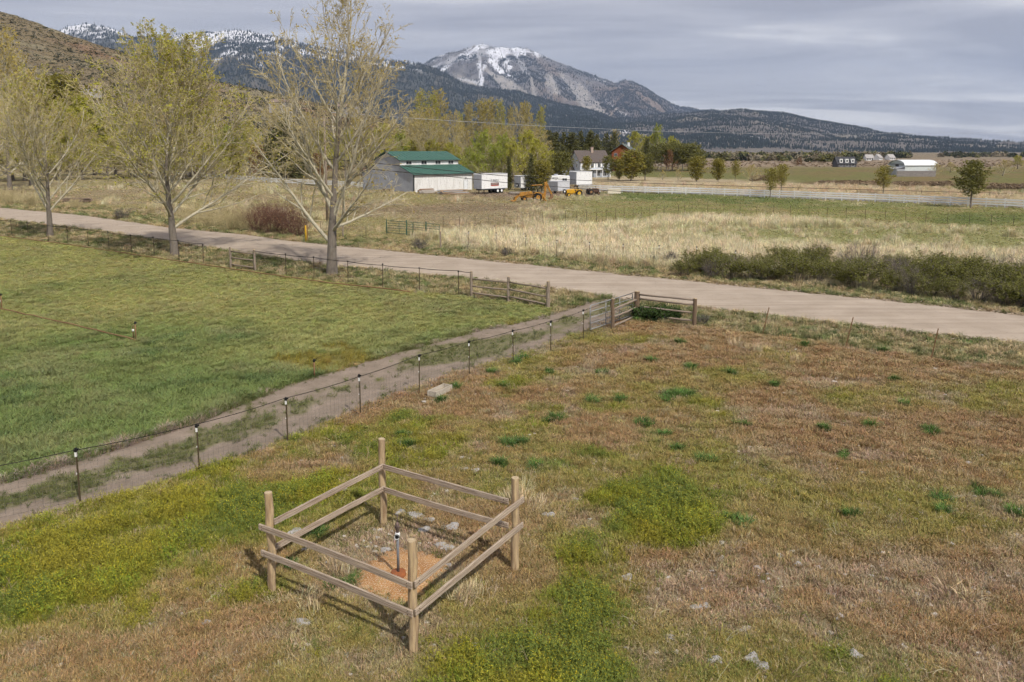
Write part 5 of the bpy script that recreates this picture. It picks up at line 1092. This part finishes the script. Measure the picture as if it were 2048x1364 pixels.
def barn():
    o = thing('barn', 'white metal barn with green stepped monitor roof behind the bare tree', 'barn', G(828, 384), R(45)); S_, W_ = 16.3, 18.3
    prof = [(0, 0), (0, 3.6), (4.7, 5.3), (4.7, 6.45), (9.15, 8.15), (13.6, 6.45), (13.6, 5.3), (18.3, 3.6), (18.3, 0)]
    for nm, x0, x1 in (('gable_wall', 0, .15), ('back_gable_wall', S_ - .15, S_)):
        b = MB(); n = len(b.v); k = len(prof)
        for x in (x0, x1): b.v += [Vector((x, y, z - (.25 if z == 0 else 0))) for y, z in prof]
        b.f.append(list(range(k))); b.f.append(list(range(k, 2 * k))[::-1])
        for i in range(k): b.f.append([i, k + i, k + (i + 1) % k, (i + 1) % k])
        b.build(nm, grey_shade_m, o)  # gable faces away from the sun; its shade is in the wall colour
    b = MB(); b.box((S_ / 2, .075, 1.7), (S_ - .3, .15, 3.75)); b.build('side_wall', whitew_m, o)
    b = MB(); b.box((S_ / 2, W_ - .075, 1.7), (S_ - .3, .15, 3.75)); b.build('rear_wall', whitew_m, o)
    for y in (4.775, 13.525): b = MB(); b.box((S_ / 2, y, 5.85), (S_ - .3, .15, 1.2)); b.build('upper_wall', whitew_m, o)
    for pts in (((-.35, -.4, 3.5), (S_ + .35, -.4, 3.5), (S_ + .35, 4.72, 5.36), (-.35, 4.72, 5.36)), ((-.35, W_ + .4, 3.5), (S_ + .35, W_ + .4, 3.5), (S_ + .35, W_ - 4.72, 5.36), (-.35, W_ - 4.72, 5.36)),
                ((-.35, 4.3, 6.38), (S_ + .35, 4.3, 6.38), (S_ + .35, 9.16, 8.26), (-.35, 9.16, 8.26)), ((-.35, 14.0, 6.38), (S_ + .35, 14.0, 6.38), (S_ + .35, 9.15, 8.26), (-.35, 9.15, 8.26))):
        b = MB(); P_ = [Vector(p) for p in pts]; b.slab([p + Vector((0, 0, .09)) for p in P_] if (P_[1]-P_[0]).cross(P_[2]-P_[0]).z > 0 else [p + Vector((0, 0, .0)) for p in P_], .07 if (P_[1]-P_[0]).cross(P_[2]-P_[0]).z > 0 else .08); r = b.build('roof', greenroof_m, o)
        q = MB(); n = 18
        for i in range(n + 1): t = i / n; q.bar(P_[0].lerp(P_[1], t) + Vector((0, 0, .11)), P_[3].lerp(P_[2], t) + Vector((0, 0, .11)), .05, .05)
        struct(q.build('roof_seams', greenroof_m, r), 'stuff')
    q = MB()
    for i in range(1, 54): q.box((i * .3, -.012, 1.75), (.04, .03, 3.5))
    struct(q.build('wall_ribs', whitew_m, o), 'stuff')
    q = MB()
    for i in range(1, 60):
        y = i * .3; z = np.interp(y, [0, 4.69, 4.7, 9.15, 13.6, 13.61, 18.3], [3.6, 5.3, 6.45, 8.15, 6.45, 5.3, 3.6]) - .05; q.box((-.012, y, z / 2), (.03, .04, z))
    struct(q.build('gable_ribs', grey_shade_m, o), 'stuff')
    b = MB(); b.box((0, 0, 1.7), (.2, .2, 3.6)); b.build('corner_trim', trim_m, o); b = MB(); b.box((S_ / 2, -.42, 3.48), (S_ + .7, .06, .16)); b.build('eave_trim', trim_m, o); b = MB(); b.box((S_ / 2, 4.28, 6.38), (S_ + .7, .06, .14)); b.build('eave_trim', trim_m, o)
    for x in (2.4, 6.5, 10.4, 14.1): window(o, (x, 4.70, 5.92), 1.5, .72)
    b = MB(); b.box((14.3, -.03, 1.0), (1.0, .08, 2.1)); d = b.build('door', mat('white_door', (.70,.72,.74), rough=.5), o); b = MB(); b.tube([(14.65, -.12, 1.0), (14.65, -.06, 1.0)], .04, 8); b.build('handle', trim_m, d)
    b = MB(); b.box((13.75, -.02, 1.06), (.07, .07, 2.2)); b.box((14.85, -.02, 1.06), (.07, .07, 2.2)); b.box((14.3, -.02, 2.15), (1.1, .07, .08)); b.build('door_frame', grey_shade_m, o)
    b = MB(); b.box((14.3, -.1, 2.55), (.2, .2, .2)); b.build('wall_lamp', trim_m, o)
barn()
def house():
    o = thing('farmhouse', 'two-storey white and grey farmhouse with brown roof and chimney', 'house', G(1160, 355), R(20)); L_, D_ = 10.4, 8.2; ez, rz_ = 4.95, 8.5
    wm = mat('house_siding', (.44,.47,.53), (.38,.41,.46), sc=2, stretch=(.2, .2, 6), rough=.8); rm2 = mat('brown_shingle', (.13,.105,.095), (.09,.075,.068), sc=5, rough=.95)
    b = MB(); b.box((L_ / 2, .1, ez / 2 - .2), (L_, .2, ez + .4)); b.build('front_wall', wm, o)
    for x0 in (0.0, L_ - .2):
        b = MB(); n = len(b.v); pr = [(.2, -.3), (.2, ez), (D_ / 2, rz_ - .15), (D_, ez), (D_, -.3)]
        for x in (x0, x0 + .2): b.v += [Vector((x, y, z)) for y, z in pr]
        k = 5; b.f.append(list(range(k))); b.f.append(list(range(k, 2 * k))[::-1])
        for i in range(k): b.f.append([i, k + i, k + (i + 1) % k, (i + 1) % k])
        b.build('gable_wall', wm, o)
    b = MB(); b.box((L_ / 2, D_ - .1, ez / 2), (L_ - .4, .2, ez)); b.build('rear_wall', wm, o)
    r = None
    for s in (0, 1):
        b = MB(); y0 = -.45 if s == 0 else D_ + .45; P_ = [(-.4, y0, ez - .2), (L_ + .4, y0, ez - .2), (L_ + .4, D_ / 2, rz_), (-.4, D_ / 2, rz_)]
        P_ = [Vector(p) for p in P_]; P_ = P_ if s == 0 else P_[::-1]; b.slab(P_, .16); r = b.build('roof', rm2, o)
    b = MB(); b.box((5.6, D_ / 2 - .7, 8.6), (.8, .8, 1.9)); b.box((5.6, D_ / 2 - .7, 9.5), (.95, .95, .15)); b.build('chimney', mat('chimney_brick', (.42,.33,.27), (.3,.23,.19), sc=6), r)
    b = MB(); b.box((L_ / 2, -.02, ez - .2), (L_ + .2, .08, .3)); b.box((L_ / 2, -.02, 2.55), (L_, .07, .18)); b.build('white_trim', whitep_m, o)
    for x in (1.3, 4.2, 6.6, 9.0):
        window(o, (x, -.02, 3.75), 1.0, 1.3)
        for s in (-1, 1): b = MB(); b.box((x + s * .78, -.05, 3.75), (.4, .06, 1.4)); b.build('shutter', whitep_m, o)
    for x in (1.3, 6.3, 8.6): window(o, (x, -.02, 1.25), 1.3, 1.7)
    b = MB(); b.box((4.2, -.03, 1.05), (1.0, .08, 2.1)); b.build('door', trim_m, o)
    for x in (.15, 3.0, 5.4, 7.5, 10.2): b = MB(); b.box((x, -.9, 1.2), (.18, .18, 2.5)); b.build('porch_post', whitep_m, o)
    b = MB(); b.box((L_ / 2, -.5, 2.5), (L_ + .2, 1.1, .12)); b.build('porch_roof', whitep_m, o)
    window(o, (-.02, 2.6, 3.7), .9, 1.3, 'y', -1); window(o, (-.02, 5.6, 3.7), .9, 1.3, 'y', -1)
    b = MB(); P_ = [(-4.2, 4.0, 2.4), (-.1, 4.0, 2.4), (-.1, 6.0, 4.0), (-4.2, 6.0, 4.0)]; b.slab(P_, .12); b.build('lean_to_roof', rm2, o); b = MB(); b.box((-2.1, 5.4, 1.1), (4.0, 2.4, 2.5)); b.build('lean_to', wm, o)
house()
def log_house():
    p = AT(1243, 339, 335); p.z = 0; o = thing('log_house', 'red-brown log house with dark gable roof among the dark trees', 'house', p, R(-22)); W_, L_ = 8.6, 8.0
    lm = mat('red_log_wall', (.30,.095,.04), (.22,.07,.03), sc=3, stretch=(.2, .2, 5), rough=.85); rm2 = mat('green_grey_roof', (.13,.15,.14), (.10,.115,.11), sc=3, rough=.9)
    pr = [(-W_ / 2, -.3), (-W_ / 2, 8.2), (0, 10.9), (W_ / 2, 8.2), (W_ / 2, -.3)]; b = MB(); b.prism(pr, 0, .3); b.build('gable_wall', lm, o)
    b = MB(); b.box((W_ / 2 - .15, L_ / 2, 4), (.3, L_ - .6, 8.4)); b.build('side_wall', lm, o); b = MB(); b.box((-W_ / 2 + .15, L_ / 2, 4), (.3, L_ - .6, 8.4)); b.build('side_wall', lm, o)
    b = MB(); b.prism(pr, L_ - .3, L_); b.build('gable_wall', lm, o)
    for s in (-1, 1):
        P_ = [Vector((s * (W_ / 2 + .7), -.8, 7.95)), Vector((s * (W_ / 2 + .7), L_ + .5, 7.95)), Vector((0, L_ + .5, 11.2)), Vector((0, -.8, 11.2))]; b = MB(); b.slab(P_ if s > 0 else P_[::-1], .22); b.build('roof', rm2, o)
    window(o, (-2.6, -.03, 6.6), 1.2, 1.4); window(o, (1.5, -.03, 6.6), 1.2, 1.4); window(o, (1.5, -.03, 2.6), 1.6, 1.4); window(o, (-2.4, -.03, 2.6), 1.6, 1.4)
    b = MB(); b.box((0, -1.2, 4.6), (W_ + .6, 2.4, .2)); b.build('deck', trim_m, o)
    b = MB(); b.box((1.6, 5, 10.9), (.7, .7, 1.7)); b.build('chimney', whitep_m, o)
log_house()
def far_barn():
    o = thing('far_barn', 'low white barn with curved pale roof across the valley fields', 'barn', G(1809, 350), R(8)); W_, D_ = 11.8, 9.0
    rm2 = mat('pale_roof', (.74,.77,.78), (.68,.7,.72), sc=1, rough=.5); wm = mat('pale_green_wall', (.56,.60,.60), (.5,.54,.54), sc=1, rough=.7)
    b = MB(); b.box((W_ / 2, .1, 1.6), (W_, .2, 3.6)); b.build('front_wall', wm, o); b = MB(); b.box((.1, D_ / 2, 1.9), (.2, D_ - .4, 4.2)); b.box((W_ - .1, D_ / 2, 1.9), (.2, D_ - .4, 4.2)); b.build('end_walls', wm, o)
    prev = None; b = MB()
    for i in range(7):
        a = math.pi * i / 6; y = D_ / 2 - math.cos(a) * (D_ / 2 + .4); z = 3.3 + math.sin(a) * 1.9
        if prev: b.bar(((W_ + .8) / 2 - .4, (y + prev[0]) / 2, (z + prev[1]) / 2), ((W_ + .8) / 2 - .39, (y + prev[0]) / 2, (z + prev[1]) / 2), .01, .01); b.slab([Vector((-.4, prev[0], prev[1])), Vector((W_ + .4, prev[0], prev[1])), Vector((W_ + .4, y, z)), Vector((-.4, y, z))], .08)
        prev = (y, z)
    b.build('roof', rm2, o)
    for x in (0, W_ - .15):
        b = MB(); k = 9; n = len(b.v); pr = [(D_ / 2 - math.cos(math.pi * i / 8) * D_ / 2, 3.3 + math.sin(math.pi * i / 8) * 1.75) for i in range(k)]
        for q in (x, x + .15): b.v += [Vector((q, y, z)) for y, z in pr]
        b.f.append(list(range(k))); b.f.append(list(range(k, 2 * k))[::-1]); b.build('gable', wm, o)
    window(o, (-.02, 4.5, 3.2), 2.0, 1.0, 'y', -1, frame=grey_shade_m)
    b = MB(); b.box((-1.6, 2.5, 1.0), (3.0, 5, 2.3)); b.slab([(-3.3, -.2, 2.2), (0, -.2, 2.9), (0, 5.2, 2.9), (-3.3, 5.2, 2.2)], .1); b.build('lean_to', grey_shade_m, o)
    w2 = thing('stone_wall', 'low grey wall in front of the far white barn', 'wall', G(1794, 353)); b = MB(); b.box((6.2, 0, .85), (12.6, .4, 1.9)); b.build('wall_body', mat('grey_block', (.25,.225,.21), (.18,.165,.155), sc=2, rough=1), w2); b = MB(); b.box((6.2, 0, 1.84), (12.7, .5, .1)); b.build('coping', grey_shade_m, w2)
far_barn()
def small_house(px, py, w_, d_, ez, rh, label, wall, roof, rz=0, dormers=0, dist=None, name='house'):
    p = G(px, py) if dist is None else AT(px, py, dist); o = thing(name, label, 'house', p, rz); y0 = -3 if dist else -.3
    b = MB(); pr = [(-w_ / 2, y0), (-w_ / 2, ez), (w_ / 2, ez), (w_ / 2, y0)]; b.prism(pr, 0, d_); b.build('wall', wall, o)
    for s in (-1, 1):
        yy = -.4 if s < 0 else d_ + .4; P_ = [Vector((-w_ / 2 - .4, yy, ez - .1)), Vector((w_ / 2 + .4, yy, ez - .1)), Vector((w_ / 2 + .4, d_ / 2, ez + rh)), Vector((-w_ / 2 - .4, d_ / 2, ez + rh))]; b = MB(); b.slab(P_ if s < 0 else P_[::-1], .15); r = b.build('roof', roof, o)
    for s in (-1, 1):
        b = MB(); b.face([(s * w_ / 2, 0, ez), (s * w_ / 2, d_, ez), (s * w_ / 2, d_ / 2, ez + rh - .1)]); b.build('gable', wall, o)
    for i in range(3): window(o, ((i - 1) * w_ / 3.2, -.02, ez * .55), 1.3, 1.2)
    for i in range(dormers):
        x = (i - (dormers - 1) / 2) * w_ / 3.2; b = MB(); b.box((x, 1.2, ez + rh * .42), (1.5, 1.8, 1.9)); dm = b.build('dormer', whitep_m, o); q = MB(); q.box((x, .28, ez + rh * .42), (.8, .03, 1.1)); q.build('pane', glass_m, dm)
    return o
dk = mat('dark_roof', (.06,.06,.065), (.045,.045,.05), sc=2, rough=.9); gy = mat('grey_siding', (.36,.34,.33), rough=.9); bw = mat('brown_siding', (.22,.17,.14), rough=.9)
small_house(1694, 334, 9.5, 7, 1.6, 3.6, 'dark-roofed house with three white dormers in the far tree belt', mat('dark_siding', (.10,.10,.11), rough=.9), dk, 0, 3)
small_house(182, 183, 9, 7, 1.6, 1.7, 'low brown-roofed house on the hillside above the grove', gy, bw, R(25), 0, 395)
small_house(560, 214, 12, 7, 2.6, 1.6, 'brown-roofed hillside house between the leafy and bare trees', gy, bw, R(-10), 0, 415)
small_house(690, 222, 10, 7, 2.4, 1.6, 'low hillside house hidden behind the tall bare tree', gy, bw, R(-15), 0, 410)
for i, (a, b_) in enumerate(((1740, 321), (1785, 320), (1762, 320))): small_house(a, b_, 6, 6, 2.0, 3.0, ('distant white house in the far belt, nearest the dormered house', 'distant white house in the far belt, nearest the white barn', 'middle one of three distant white houses in the far belt')[i], whitep_m, gy, R(20 * i), 0, None)
# ================================================================ yard: truck, trailers, machines
tyre_m = mat('tyre_rubber', (.018,.018,.018), rough=.9); chassis_m = mat('chassis_black', (.02,.02,.02), rough=.8)
box_w = mat('box_white', (.78,.78,.77), (.70,.70,.69), sc=1, rough=.45); box_g = mat('trailer_grey', (.33,.34,.35), (.28,.29,.30), sc=1, rough=.45); alu = mat('aluminium', (.5,.51,.52), (.42,.43,.44), sc=2, rough=.4, metal=.4)
def wheel(parent, c, r, wd, axis='y', hub=whitep_m, name='wheel'):
    c = Vector(c); ax = Vector((0, 1, 0)) if axis == 'y' else Vector((1, 0, 0)); b = MB()
    b.tube([c - ax * wd / 2, c - ax * wd * .42, c + ax * wd * .42, c + ax * wd / 2], [r * .9, r, r, r * .9], 18); w_ = b.build(name, tyre_m, parent)
    b = MB(); b.tube([c - ax * (wd / 2 + .015), c + ax * (wd / 2 + .015)], r * .52, 14); b.build('hub', hub, w_); return w_
def box_truck():
    o = thing('box_truck', 'white box truck body with red and black lettering parked beside the barn', 'truck', G(964, 388), R(45)); L_, W_ = 7.1, 2.5
    b = MB(); b.box((L_ / 2, W_ / 2, 2.45), (L_, W_, 3.05)); bx = b.build('cargo_box', box_w, o); m = bx.modifiers.new('e', 'BEVEL'); m.width = .04
    b = MB(); b.box((-.02, W_ / 2, 2.4), (.05, W_ - .2, 2.8)); b.build('rear_door', grey_shade_m, o)
    b = MB(); b.box((L_ / 2, -.02, .98), (L_, .05, .12)); b.box((L_ / 2, -.02, 3.92), (L_, .05, .1)); b.build('side_rail', alu, o)
    b = MB(); b.box((L_ / 2, .8, .78), (L_, .12, .25)); b.box((L_ / 2, 1.7, .78), (L_, .12, .25)); b.build('chassis', chassis_m, o)
    for x in (4.4, 5.5): wheel(o, (x, .3, .5), .5, .5); wheel(o, (x, 2.2, .5), .5, .5)
    for x in (1.0,): b = MB(); b.box((x, .5, .5), (.12, .12, 1.0)); b.box((x, 2.0, .5), (.12, .12, 1.0)); b.build('landing_leg', chassis_m, o)
    b = MB()                                             # broken dark lettering, as far as it can be made out
    for i, (x, w_, z, h_) in enumerate(((2.45, .35, 2.75, .08), (2.42, .08, 2.6, .38), (2.62, .3, 2.44, .08), (2.95, .09, 2.6, .36), (3.15, .3, 2.72, .08), (3.12, .08, 2.58, .3), (3.3, .08, 2.56, .3), (3.55, .3, 2.66, .09), (3.55, .08, 2.52, .3), (3.9, .3, 2.72, .08), (3.82, .08, 2.6, .3), (4.05, .25, 2.48, .08), (4.3, .08, 2.6, .34), (4.42, .22, 2.62, .08))): b.box((x + .1, -.012, z), (w_, .02, h_))
    b.build('lettering', mat('sign_black', (.03,.02,.02), rough=.6), bx)
    b = MB(); b.box((3.5, -.012, 1.88), (2.2, .02, .55)); s = b.build('sign_panel', mat('sign_maroon', (.10,.03,.025), rough=.6), bx); b = MB(); b.box((3.5, -.014, 1.56), (2.2, .02, .14)); b.build('sign_stripe', mat('sign_red', (.45,.09,.05), rough=.6), bx)
    b = MB()
    for x, w_ in ((2.7, .2), (3.0, .12), (3.3, .25), (3.65, .12), (3.9, .2), (4.25, .15)): b.box((x, -.026, 1.88), (w_, .02, .22))
    b.build('lettering', mat('sign_white', (.6,.5,.45), rough=.6), bx)
box_truck()
def trailer(name, label, px, py, L_, W_, z0, z1, rz, mside, mend, spare=False, axle=2, vnose=False):
    o = thing(name, label, 'trailer', G(px, py), rz); b = MB(); b.box((L_ / 2, W_ / 2, (z0 + z1) / 2), (L_, W_, z1 - z0)); bx = b.build('body', mside, o); m = bx.modifiers.new('e', 'BEVEL'); m.width = .06
    b = MB(); b.box((-.02, W_ / 2, (z0 + z1) / 2), (.05, W_ - .16, z1 - z0 - .2)); d = b.build('end_panel', mend, o); b = MB(); b.box((L_ / 2, -.02, z1 - .06), (L_, .05, .1)); b.box((L_ / 2, -.02, z0 + .06), (L_, .05, .12)); b.build('trim_rail', alu, o)
    for i in range(axle):
        x = L_ * .52 + (i - (axle - 1) / 2) * .85; wheel(o, (x, -.02, .36), .36, .22); wheel(o, (x, W_, .36), .36, .22)
        b = MB(); b.box((x, -.06, .80), (.9, .16, .06)); b.build('mudguard', alu, o)
    if spare: wheel(o, (-.14, W_ * .45, z0 + .55), .42, .2, 'x', name='spare_wheel')
    b = MB(); b.bar((L_, W_ / 2, z0), (L_ + 1.2, W_ / 2, z0 - .05), .1, .1); b.tube([(L_ + 1.0, W_ / 2, .0), (L_ + 1.0, W_ / 2, z0)], .04, 8); b.build('tongue', chassis_m, o); return o
trailer('cargo_trailer', 'white cargo trailer with a spare wheel on its shaded end, beside the narrow juniper', 1042, 381, 5.2, 2.4, .5, 3.15, R(38), box_w, grey_shade_m, True)  # end panel greyer than the lit side: shade painted into its colour
trailer('cargo_trailer', 'low grey cargo trailer behind the yellow backhoe arm', 1116, 387, 3.4, 2.6, .45, 2.45, R(42), mat('light_grey_box', (.52,.53,.55), rough=.45), box_g, False, 1)
trailer('cargo_trailer', 'tall white box trailer with grey end in front of the grey house', 1153, 378, 4.4, 2.9, .9, 3.9, R(32), box_w, grey_shade_m, False, 2)
def camper():
    o = thing('camper', 'white camper trailer with dark logo swoosh behind the grey trailer', 'camper', G(1101, 379), R(12)); pr = [(0, .5), (-.1, 2.2), (.3, 2.95), (2.8, 3.1), (4.4, 2.9), (4.4, .5)]; b = MB(); b.prism(pr, 0, 2.3); bd = b.build('body', box_w, o); m = bd.modifiers.new('e', 'BEVEL'); m.width = .08
    b = MB(); b.box((.9, -.012, 2.35), (.9, .02, .08), ry=.35); b.box((1.4, -.012, 2.35), (.6, .02, .08), ry=-.5); b.box((1.0, -.012, 2.6), (1.2, .02, .06)); b.build('logo', mat('logo_navy', (.03,.035,.06), rough=.5), bd)
    window(o, (3.2, -.02, 2.1), 1.1, .7); b = MB(); b.box((1.5, 1.1, 3.2), (.8, .7, .3)); b.build('roof_vent', grey_shade_m, o); wheel(o, (2.2, -.02, .36), .36, .22); wheel(o, (2.2, 2.3, .36), .36, .22)
camper()
mach = mat('machine_yellow', (.47,.235,.035), (.33,.155,.03), sc=3, rough=.65, c3=(.10,.055,.03), sc3=4, f3=.7)
def backhoe():
    o = thing('backhoe', 'weathered yellow backhoe loader with raised digging arm in the yard', 'backhoe', G(1068, 402), R(8)); k = MB
    b = k(); b.prism([(-2.5, .75), (-2.5, 1.35), (-2.2, 1.5), (-.4, 1.65), (-.3, .75)], -.45, .45); b.build('hood', mach, o)
    b = k(); b.box((.3, 0, .85), (1.7, .9, .35)); b.box((-1.0, 0, .7), (2.6, .7, .25)); b.build('chassis', mach, o)
    for y in (-.75, .75):
        wheel(o, (.55, y, .68), .68, .42, hub=mach); wheel(o, (-1.75, y, .42), .42, .3, hub=mach)
        b = k(); b.prism([(-.15, 1.3), (.1, 1.55), (1.0, 1.5), (1.25, 1.2), (1.1, 1.2), (.95, 1.38), (.15, 1.42), (0, 1.25)], y - .25, y + .25); b.build('fender', mach, o)
        b = k(); b.bar((-.2, y * .75, 1.35), (-2.7, y * .75, .95), .12, .22); b.bar((-2.7, y * .75, .95), (-3.25, y * .75, .35), .12, .2); b.build('loader_arm', mach, o)
    b = k(); b.prism([(-3.2, .05), (-3.95, .0), (-3.95, .1), (-3.45, .2), (-3.3, .75), (-3.15, .8)], -1.05, 1.05); b.build('loader_bucket', mach, o)
    for x in (-.25, 1.15):
        for y in (-.6, .6): b = k(); b.bar((x, y, 1.2), (x, y, 2.55), .07, .07); b.build('canopy_post', chassis_m, o)
    b = k(); b.box((.45, 0, 2.68), (1.9, 1.45, .22)); cn = b.build('canopy', mach, o); m = cn.modifiers.new('e', 'BEVEL'); m.width = .06
    b = k(); b.box((.35, 0, 1.45), (.5, .55, .14)); b.box((.62, 0, 1.75), (.12, .55, .6)); b.build('seat', chassis_m, o); b = k(); b.bar((-.3, 0, 1.6), (-.1, 0, 2.0), .04, .04); b.tube([(-.1, -.2, 2.0), (-.1, .2, 2.0)], .03, 8); b.build('steering', chassis_m, o)
    b = k(); b.tube([(-1.5, .2, 1.6), (-1.5, .2, 2.3)], .05, 8); b.build('exhaust', chassis_m, o)
    b = k(); b.box((1.6, 0, .85), (.5, .6, .9)); b.build('swing_frame', mach, o)
    b = k(); b.prism([(1.65, .6), (1.95, .55), (2.15, 2.6), (2.05, 3.15), (1.8, 3.1), (1.75, 2.4)], -.22, .22); b.build('boom', mach, o)
    b = k(); b.prism([(1.75, 3.2), (2.15, 3.3), (3.15, 1.2), (2.95, 1.05), (2.05, 2.75)], -.16, .16); b.build('dipper_arm', mach, o)
    b = k(); b.bar((1.75, 0, 1.2), (1.98, 0, 2.9), .1, .1); b.bar((2.25, 0, 3.0), (2.85, 0, 1.9), .09, .09); b.build('ram', alu, o)
    b = k(); b.prism([(2.9, 1.2), (3.2, 1.15), (3.3, .75), (3.1, .35), (2.6, .3), (2.45, .5), (2.8, .65)], -.32, .32); b.build('digging_bucket', rust_m, o)
    for s in (-1, 1): b = k(); b.bar((1.6, s * .3, .7), (1.85, s * 1.1, .1), .12, .14); b.box((1.88, s * 1.15, .05), (.35, .3, .08)); b.build('stabiliser', mach, o)
backhoe()
def tractor(name, label, px, py, rz, m, sc, hubm):
    o = thing(name, label, 'tractor', G(px, py), rz); o.scale = (sc,) * 3; k = MB
    b = k(); b.prism([(-1.6, .55), (-1.65, 1.1), (-1.4, 1.3), (-.2, 1.35), (-.1, .6)], -.32, .32); h = b.build('hood', m, o); mm_ = h.modifiers.new('e', 'BEVEL'); mm_.width = .07; mm_.segments = 2
    b = k(); b.box((.2, 0, .75), (1.2, .5, .45)); b.box((-1.0, 0, .5), (1.2, .3, .25)); b.build('transmission', m, o)
    for y in (-.62, .62):
        wheel(o, (.55, y, .6), .6, .32, hub=hubm); wheel(o, (-1.35, y * .9, .34), .34, .2, hub=hubm); b = k(); b.prism([(-.05, .95), (.1, 1.25), (.8, 1.3), (1.15, 1.05), (1.05, 1.0), (.75, 1.2), (.15, 1.15), (.03, .92)], y - .18, y + .18); b.build('fender', m, o)
    b = k(); b.box((.35, 0, 1.12), (.4, .45, .1)); b.box((.55, 0, 1.3), (.08, .45, .35)); b.build('seat', chassis_m, o); b = k(); b.bar((-.15, 0, 1.2), (.05, 0, 1.5), .035, .035); b.tube([(.05, -.18, 1.5), (.05, .18, 1.5)], .025, 8); b.build('steering', chassis_m, o)
    b = k(); b.tube([(-.9, 0, 1.3), (-.9, 0, 1.85)], .04, 8); b.build('exhaust', chassis_m, o); b = k(); b.box((-1.67, 0, .85), (.05, .5, .45)); b.build('grille', chassis_m, o)
tractor('tractor', 'small bright yellow tractor parked in the yard beside the white fence', 1150, 393, R(14), mat('tractor_yellow', (.60,.33,.02), (.5,.26,.02), sc=4, rough=.5), 1.05, yellow_m)
tractor('tractor', 'old rust-black tractor parked next to the yellow one', 1184, 389, R(200), mat('rust_black', (.07,.05,.045), (.12,.06,.04), sc=5, rough=.85), .88, rust_m)
# lumber and scrap
def lumber(label, px, py, L_, rows, rz, cols, seed):
    r = random.Random(seed); o = thing('lumber_pile', label, 'lumber', G(px, py), rz); ms = [mat('plank_%d_%d' % (seed, i), c, tuple(x * .7 for x in c), sc=5, stretch=(.3, 3, 3)) for i, c in enumerate(cols)]
    for j, n in enumerate(rows):
        for i in range(n): b = MB(); l = L_ * r.uniform(.6, 1.05); b.box((r.uniform(-.3, .3), (i - n / 2) * .28 + r.gauss(0, .04), .12 + j * .17), (l, .25, .14), rz=r.gauss(0, .04)); b.build('plank', ms[r.randrange(len(ms))], o)
    return o
lumber('short pile of brown planks against the white barn wall', 852, 386, 4.0, (5, 5, 4, 3, 2), R(40), [(.30,.17,.10), (.36,.24,.16), (.22,.13,.09), (.5,.45,.4)], 1)
lumber('long pile of pale and blue-grey boards near the barn door', 905, 388, 6.2, (7, 6, 6, 5, 3), R(35), [(.34,.37,.40), (.42,.29,.19), (.40,.42,.44), (.46,.34,.24)], 2)
lumber('scrap timber strewn on bare ground beside the box truck', 1030, 388, 3.0, (6, 3, 1), R(20), [(.28,.22,.17), (.4,.36,.3), (.2,.16,.13)], 3)
lumber('dark brown planks at the foot of the shaded barn gable', 775, 383, 3.5, (4, 3, 2), R(-40), [(.20,.11,.07), (.14,.08,.06)], 4)
lumber('weathered log and board pile across the road behind the sparse tree', 155, 404, 5.5, (6, 5, 4, 2), R(-12), [(.20,.14,.10), (.28,.21,.16), (.13,.09,.07)], 5)
b = MB(); b.box((0, 0, .45), (2.6, .9, .9)); b.box((0, 0, .93), (2.7, 1.0, .08)); o = thing('storage_chest', 'cream chest standing along the white fence beside the dark tractor', 'chest', G(1228, 387)); b.build('body', mat('cream_paint', (.66,.60,.48), rough=.7), o)
# ================================================================ power line
def utility():
    base = G(655, 446); o = thing('utility_pole', 'tall wooden utility pole behind the bare tree', 'pole', base); hp = (446 - 222) / F * base.y
    b = MB(); b.tube([(0, 0, -.3), (0, 0, hp * .5), (0, 0, hp)], [.17, .145, .11], 10); b.build('post', greylog_m, o, True)
    b = MB(); b.bar((-.9, 0, hp - .5), (.9, 0, hp - .5), .1, .13); b.build('crossarm', greylog_m, o)
    for x in (-.8, 0, .8): b = MB(); b.tube([(x, 0, hp - .44), (x, 0, hp - .3)], [.05, .03], 8); b.build('insulator', white_m, o)
    return base, hp
ub, uh = utility()
def cable(label, pts, r, m=rope_m):
    b = MB(); P = pts; out_ = []
    for a, c in zip(P[:-1], P[1:]): out_ += [a.lerp(c, i / 12) for i in range(12)]
    out_.append(P[-1]); b.tube(out_, r, 4, False); return tag(link('overhead_cable', b.mesh('overhead_cable', True, P[0]), m, None, P[0]), label, 'cable')
cw = mat('pale_cable', (.42,.43,.46), rough=.5)
cable('dark lower cable sagging from the pole across the yard to the straw strip', [AT(655, 318, 95), AT(750, 326, 100), AT(864, 338, 108), AT(1000, 351, 118), AT(1150, 360, 126), AT(1283, 366, 132), AT(1500, 373, 138), AT(1750, 380, 143), AT(2150, 390, 150)], .04)
cable('dark second cable dipping in front of the box truck', [AT(655, 330, 95), AT(760, 340, 100), AT(870, 350, 106), AT(1000, 364, 114), AT(1130, 375, 122), AT(1260, 384, 130), AT(1330, 388, 134)], .04)
cable('pale upper power line crossing above the distant trees', [AT(655, 224, 95), AT(860, 239, 110), AT(1080, 252, 135), AT(1300, 262, 170), AT(1500, 267, 205), AT(1700, 268, 245), AT(2150, 264, 320)], .026, cw)
for i, (a, b_) in enumerate(((1597, 387), (1719, 390), (1842, 395), (1601, 377), (1979, 398))):
    o = thing('straw_post', '%s old dark fence post in the straw strip behind the white fence, left to right' % ORD[(0, 2, 3, 1, 4)[i]], 'post', G(a, b_), 0, 'old posts in the straw strip'); log_post(o, o.location, 1.3, .06, brownlog_m, 300 + i, lean=(0, .5 if i == 1 else .03))
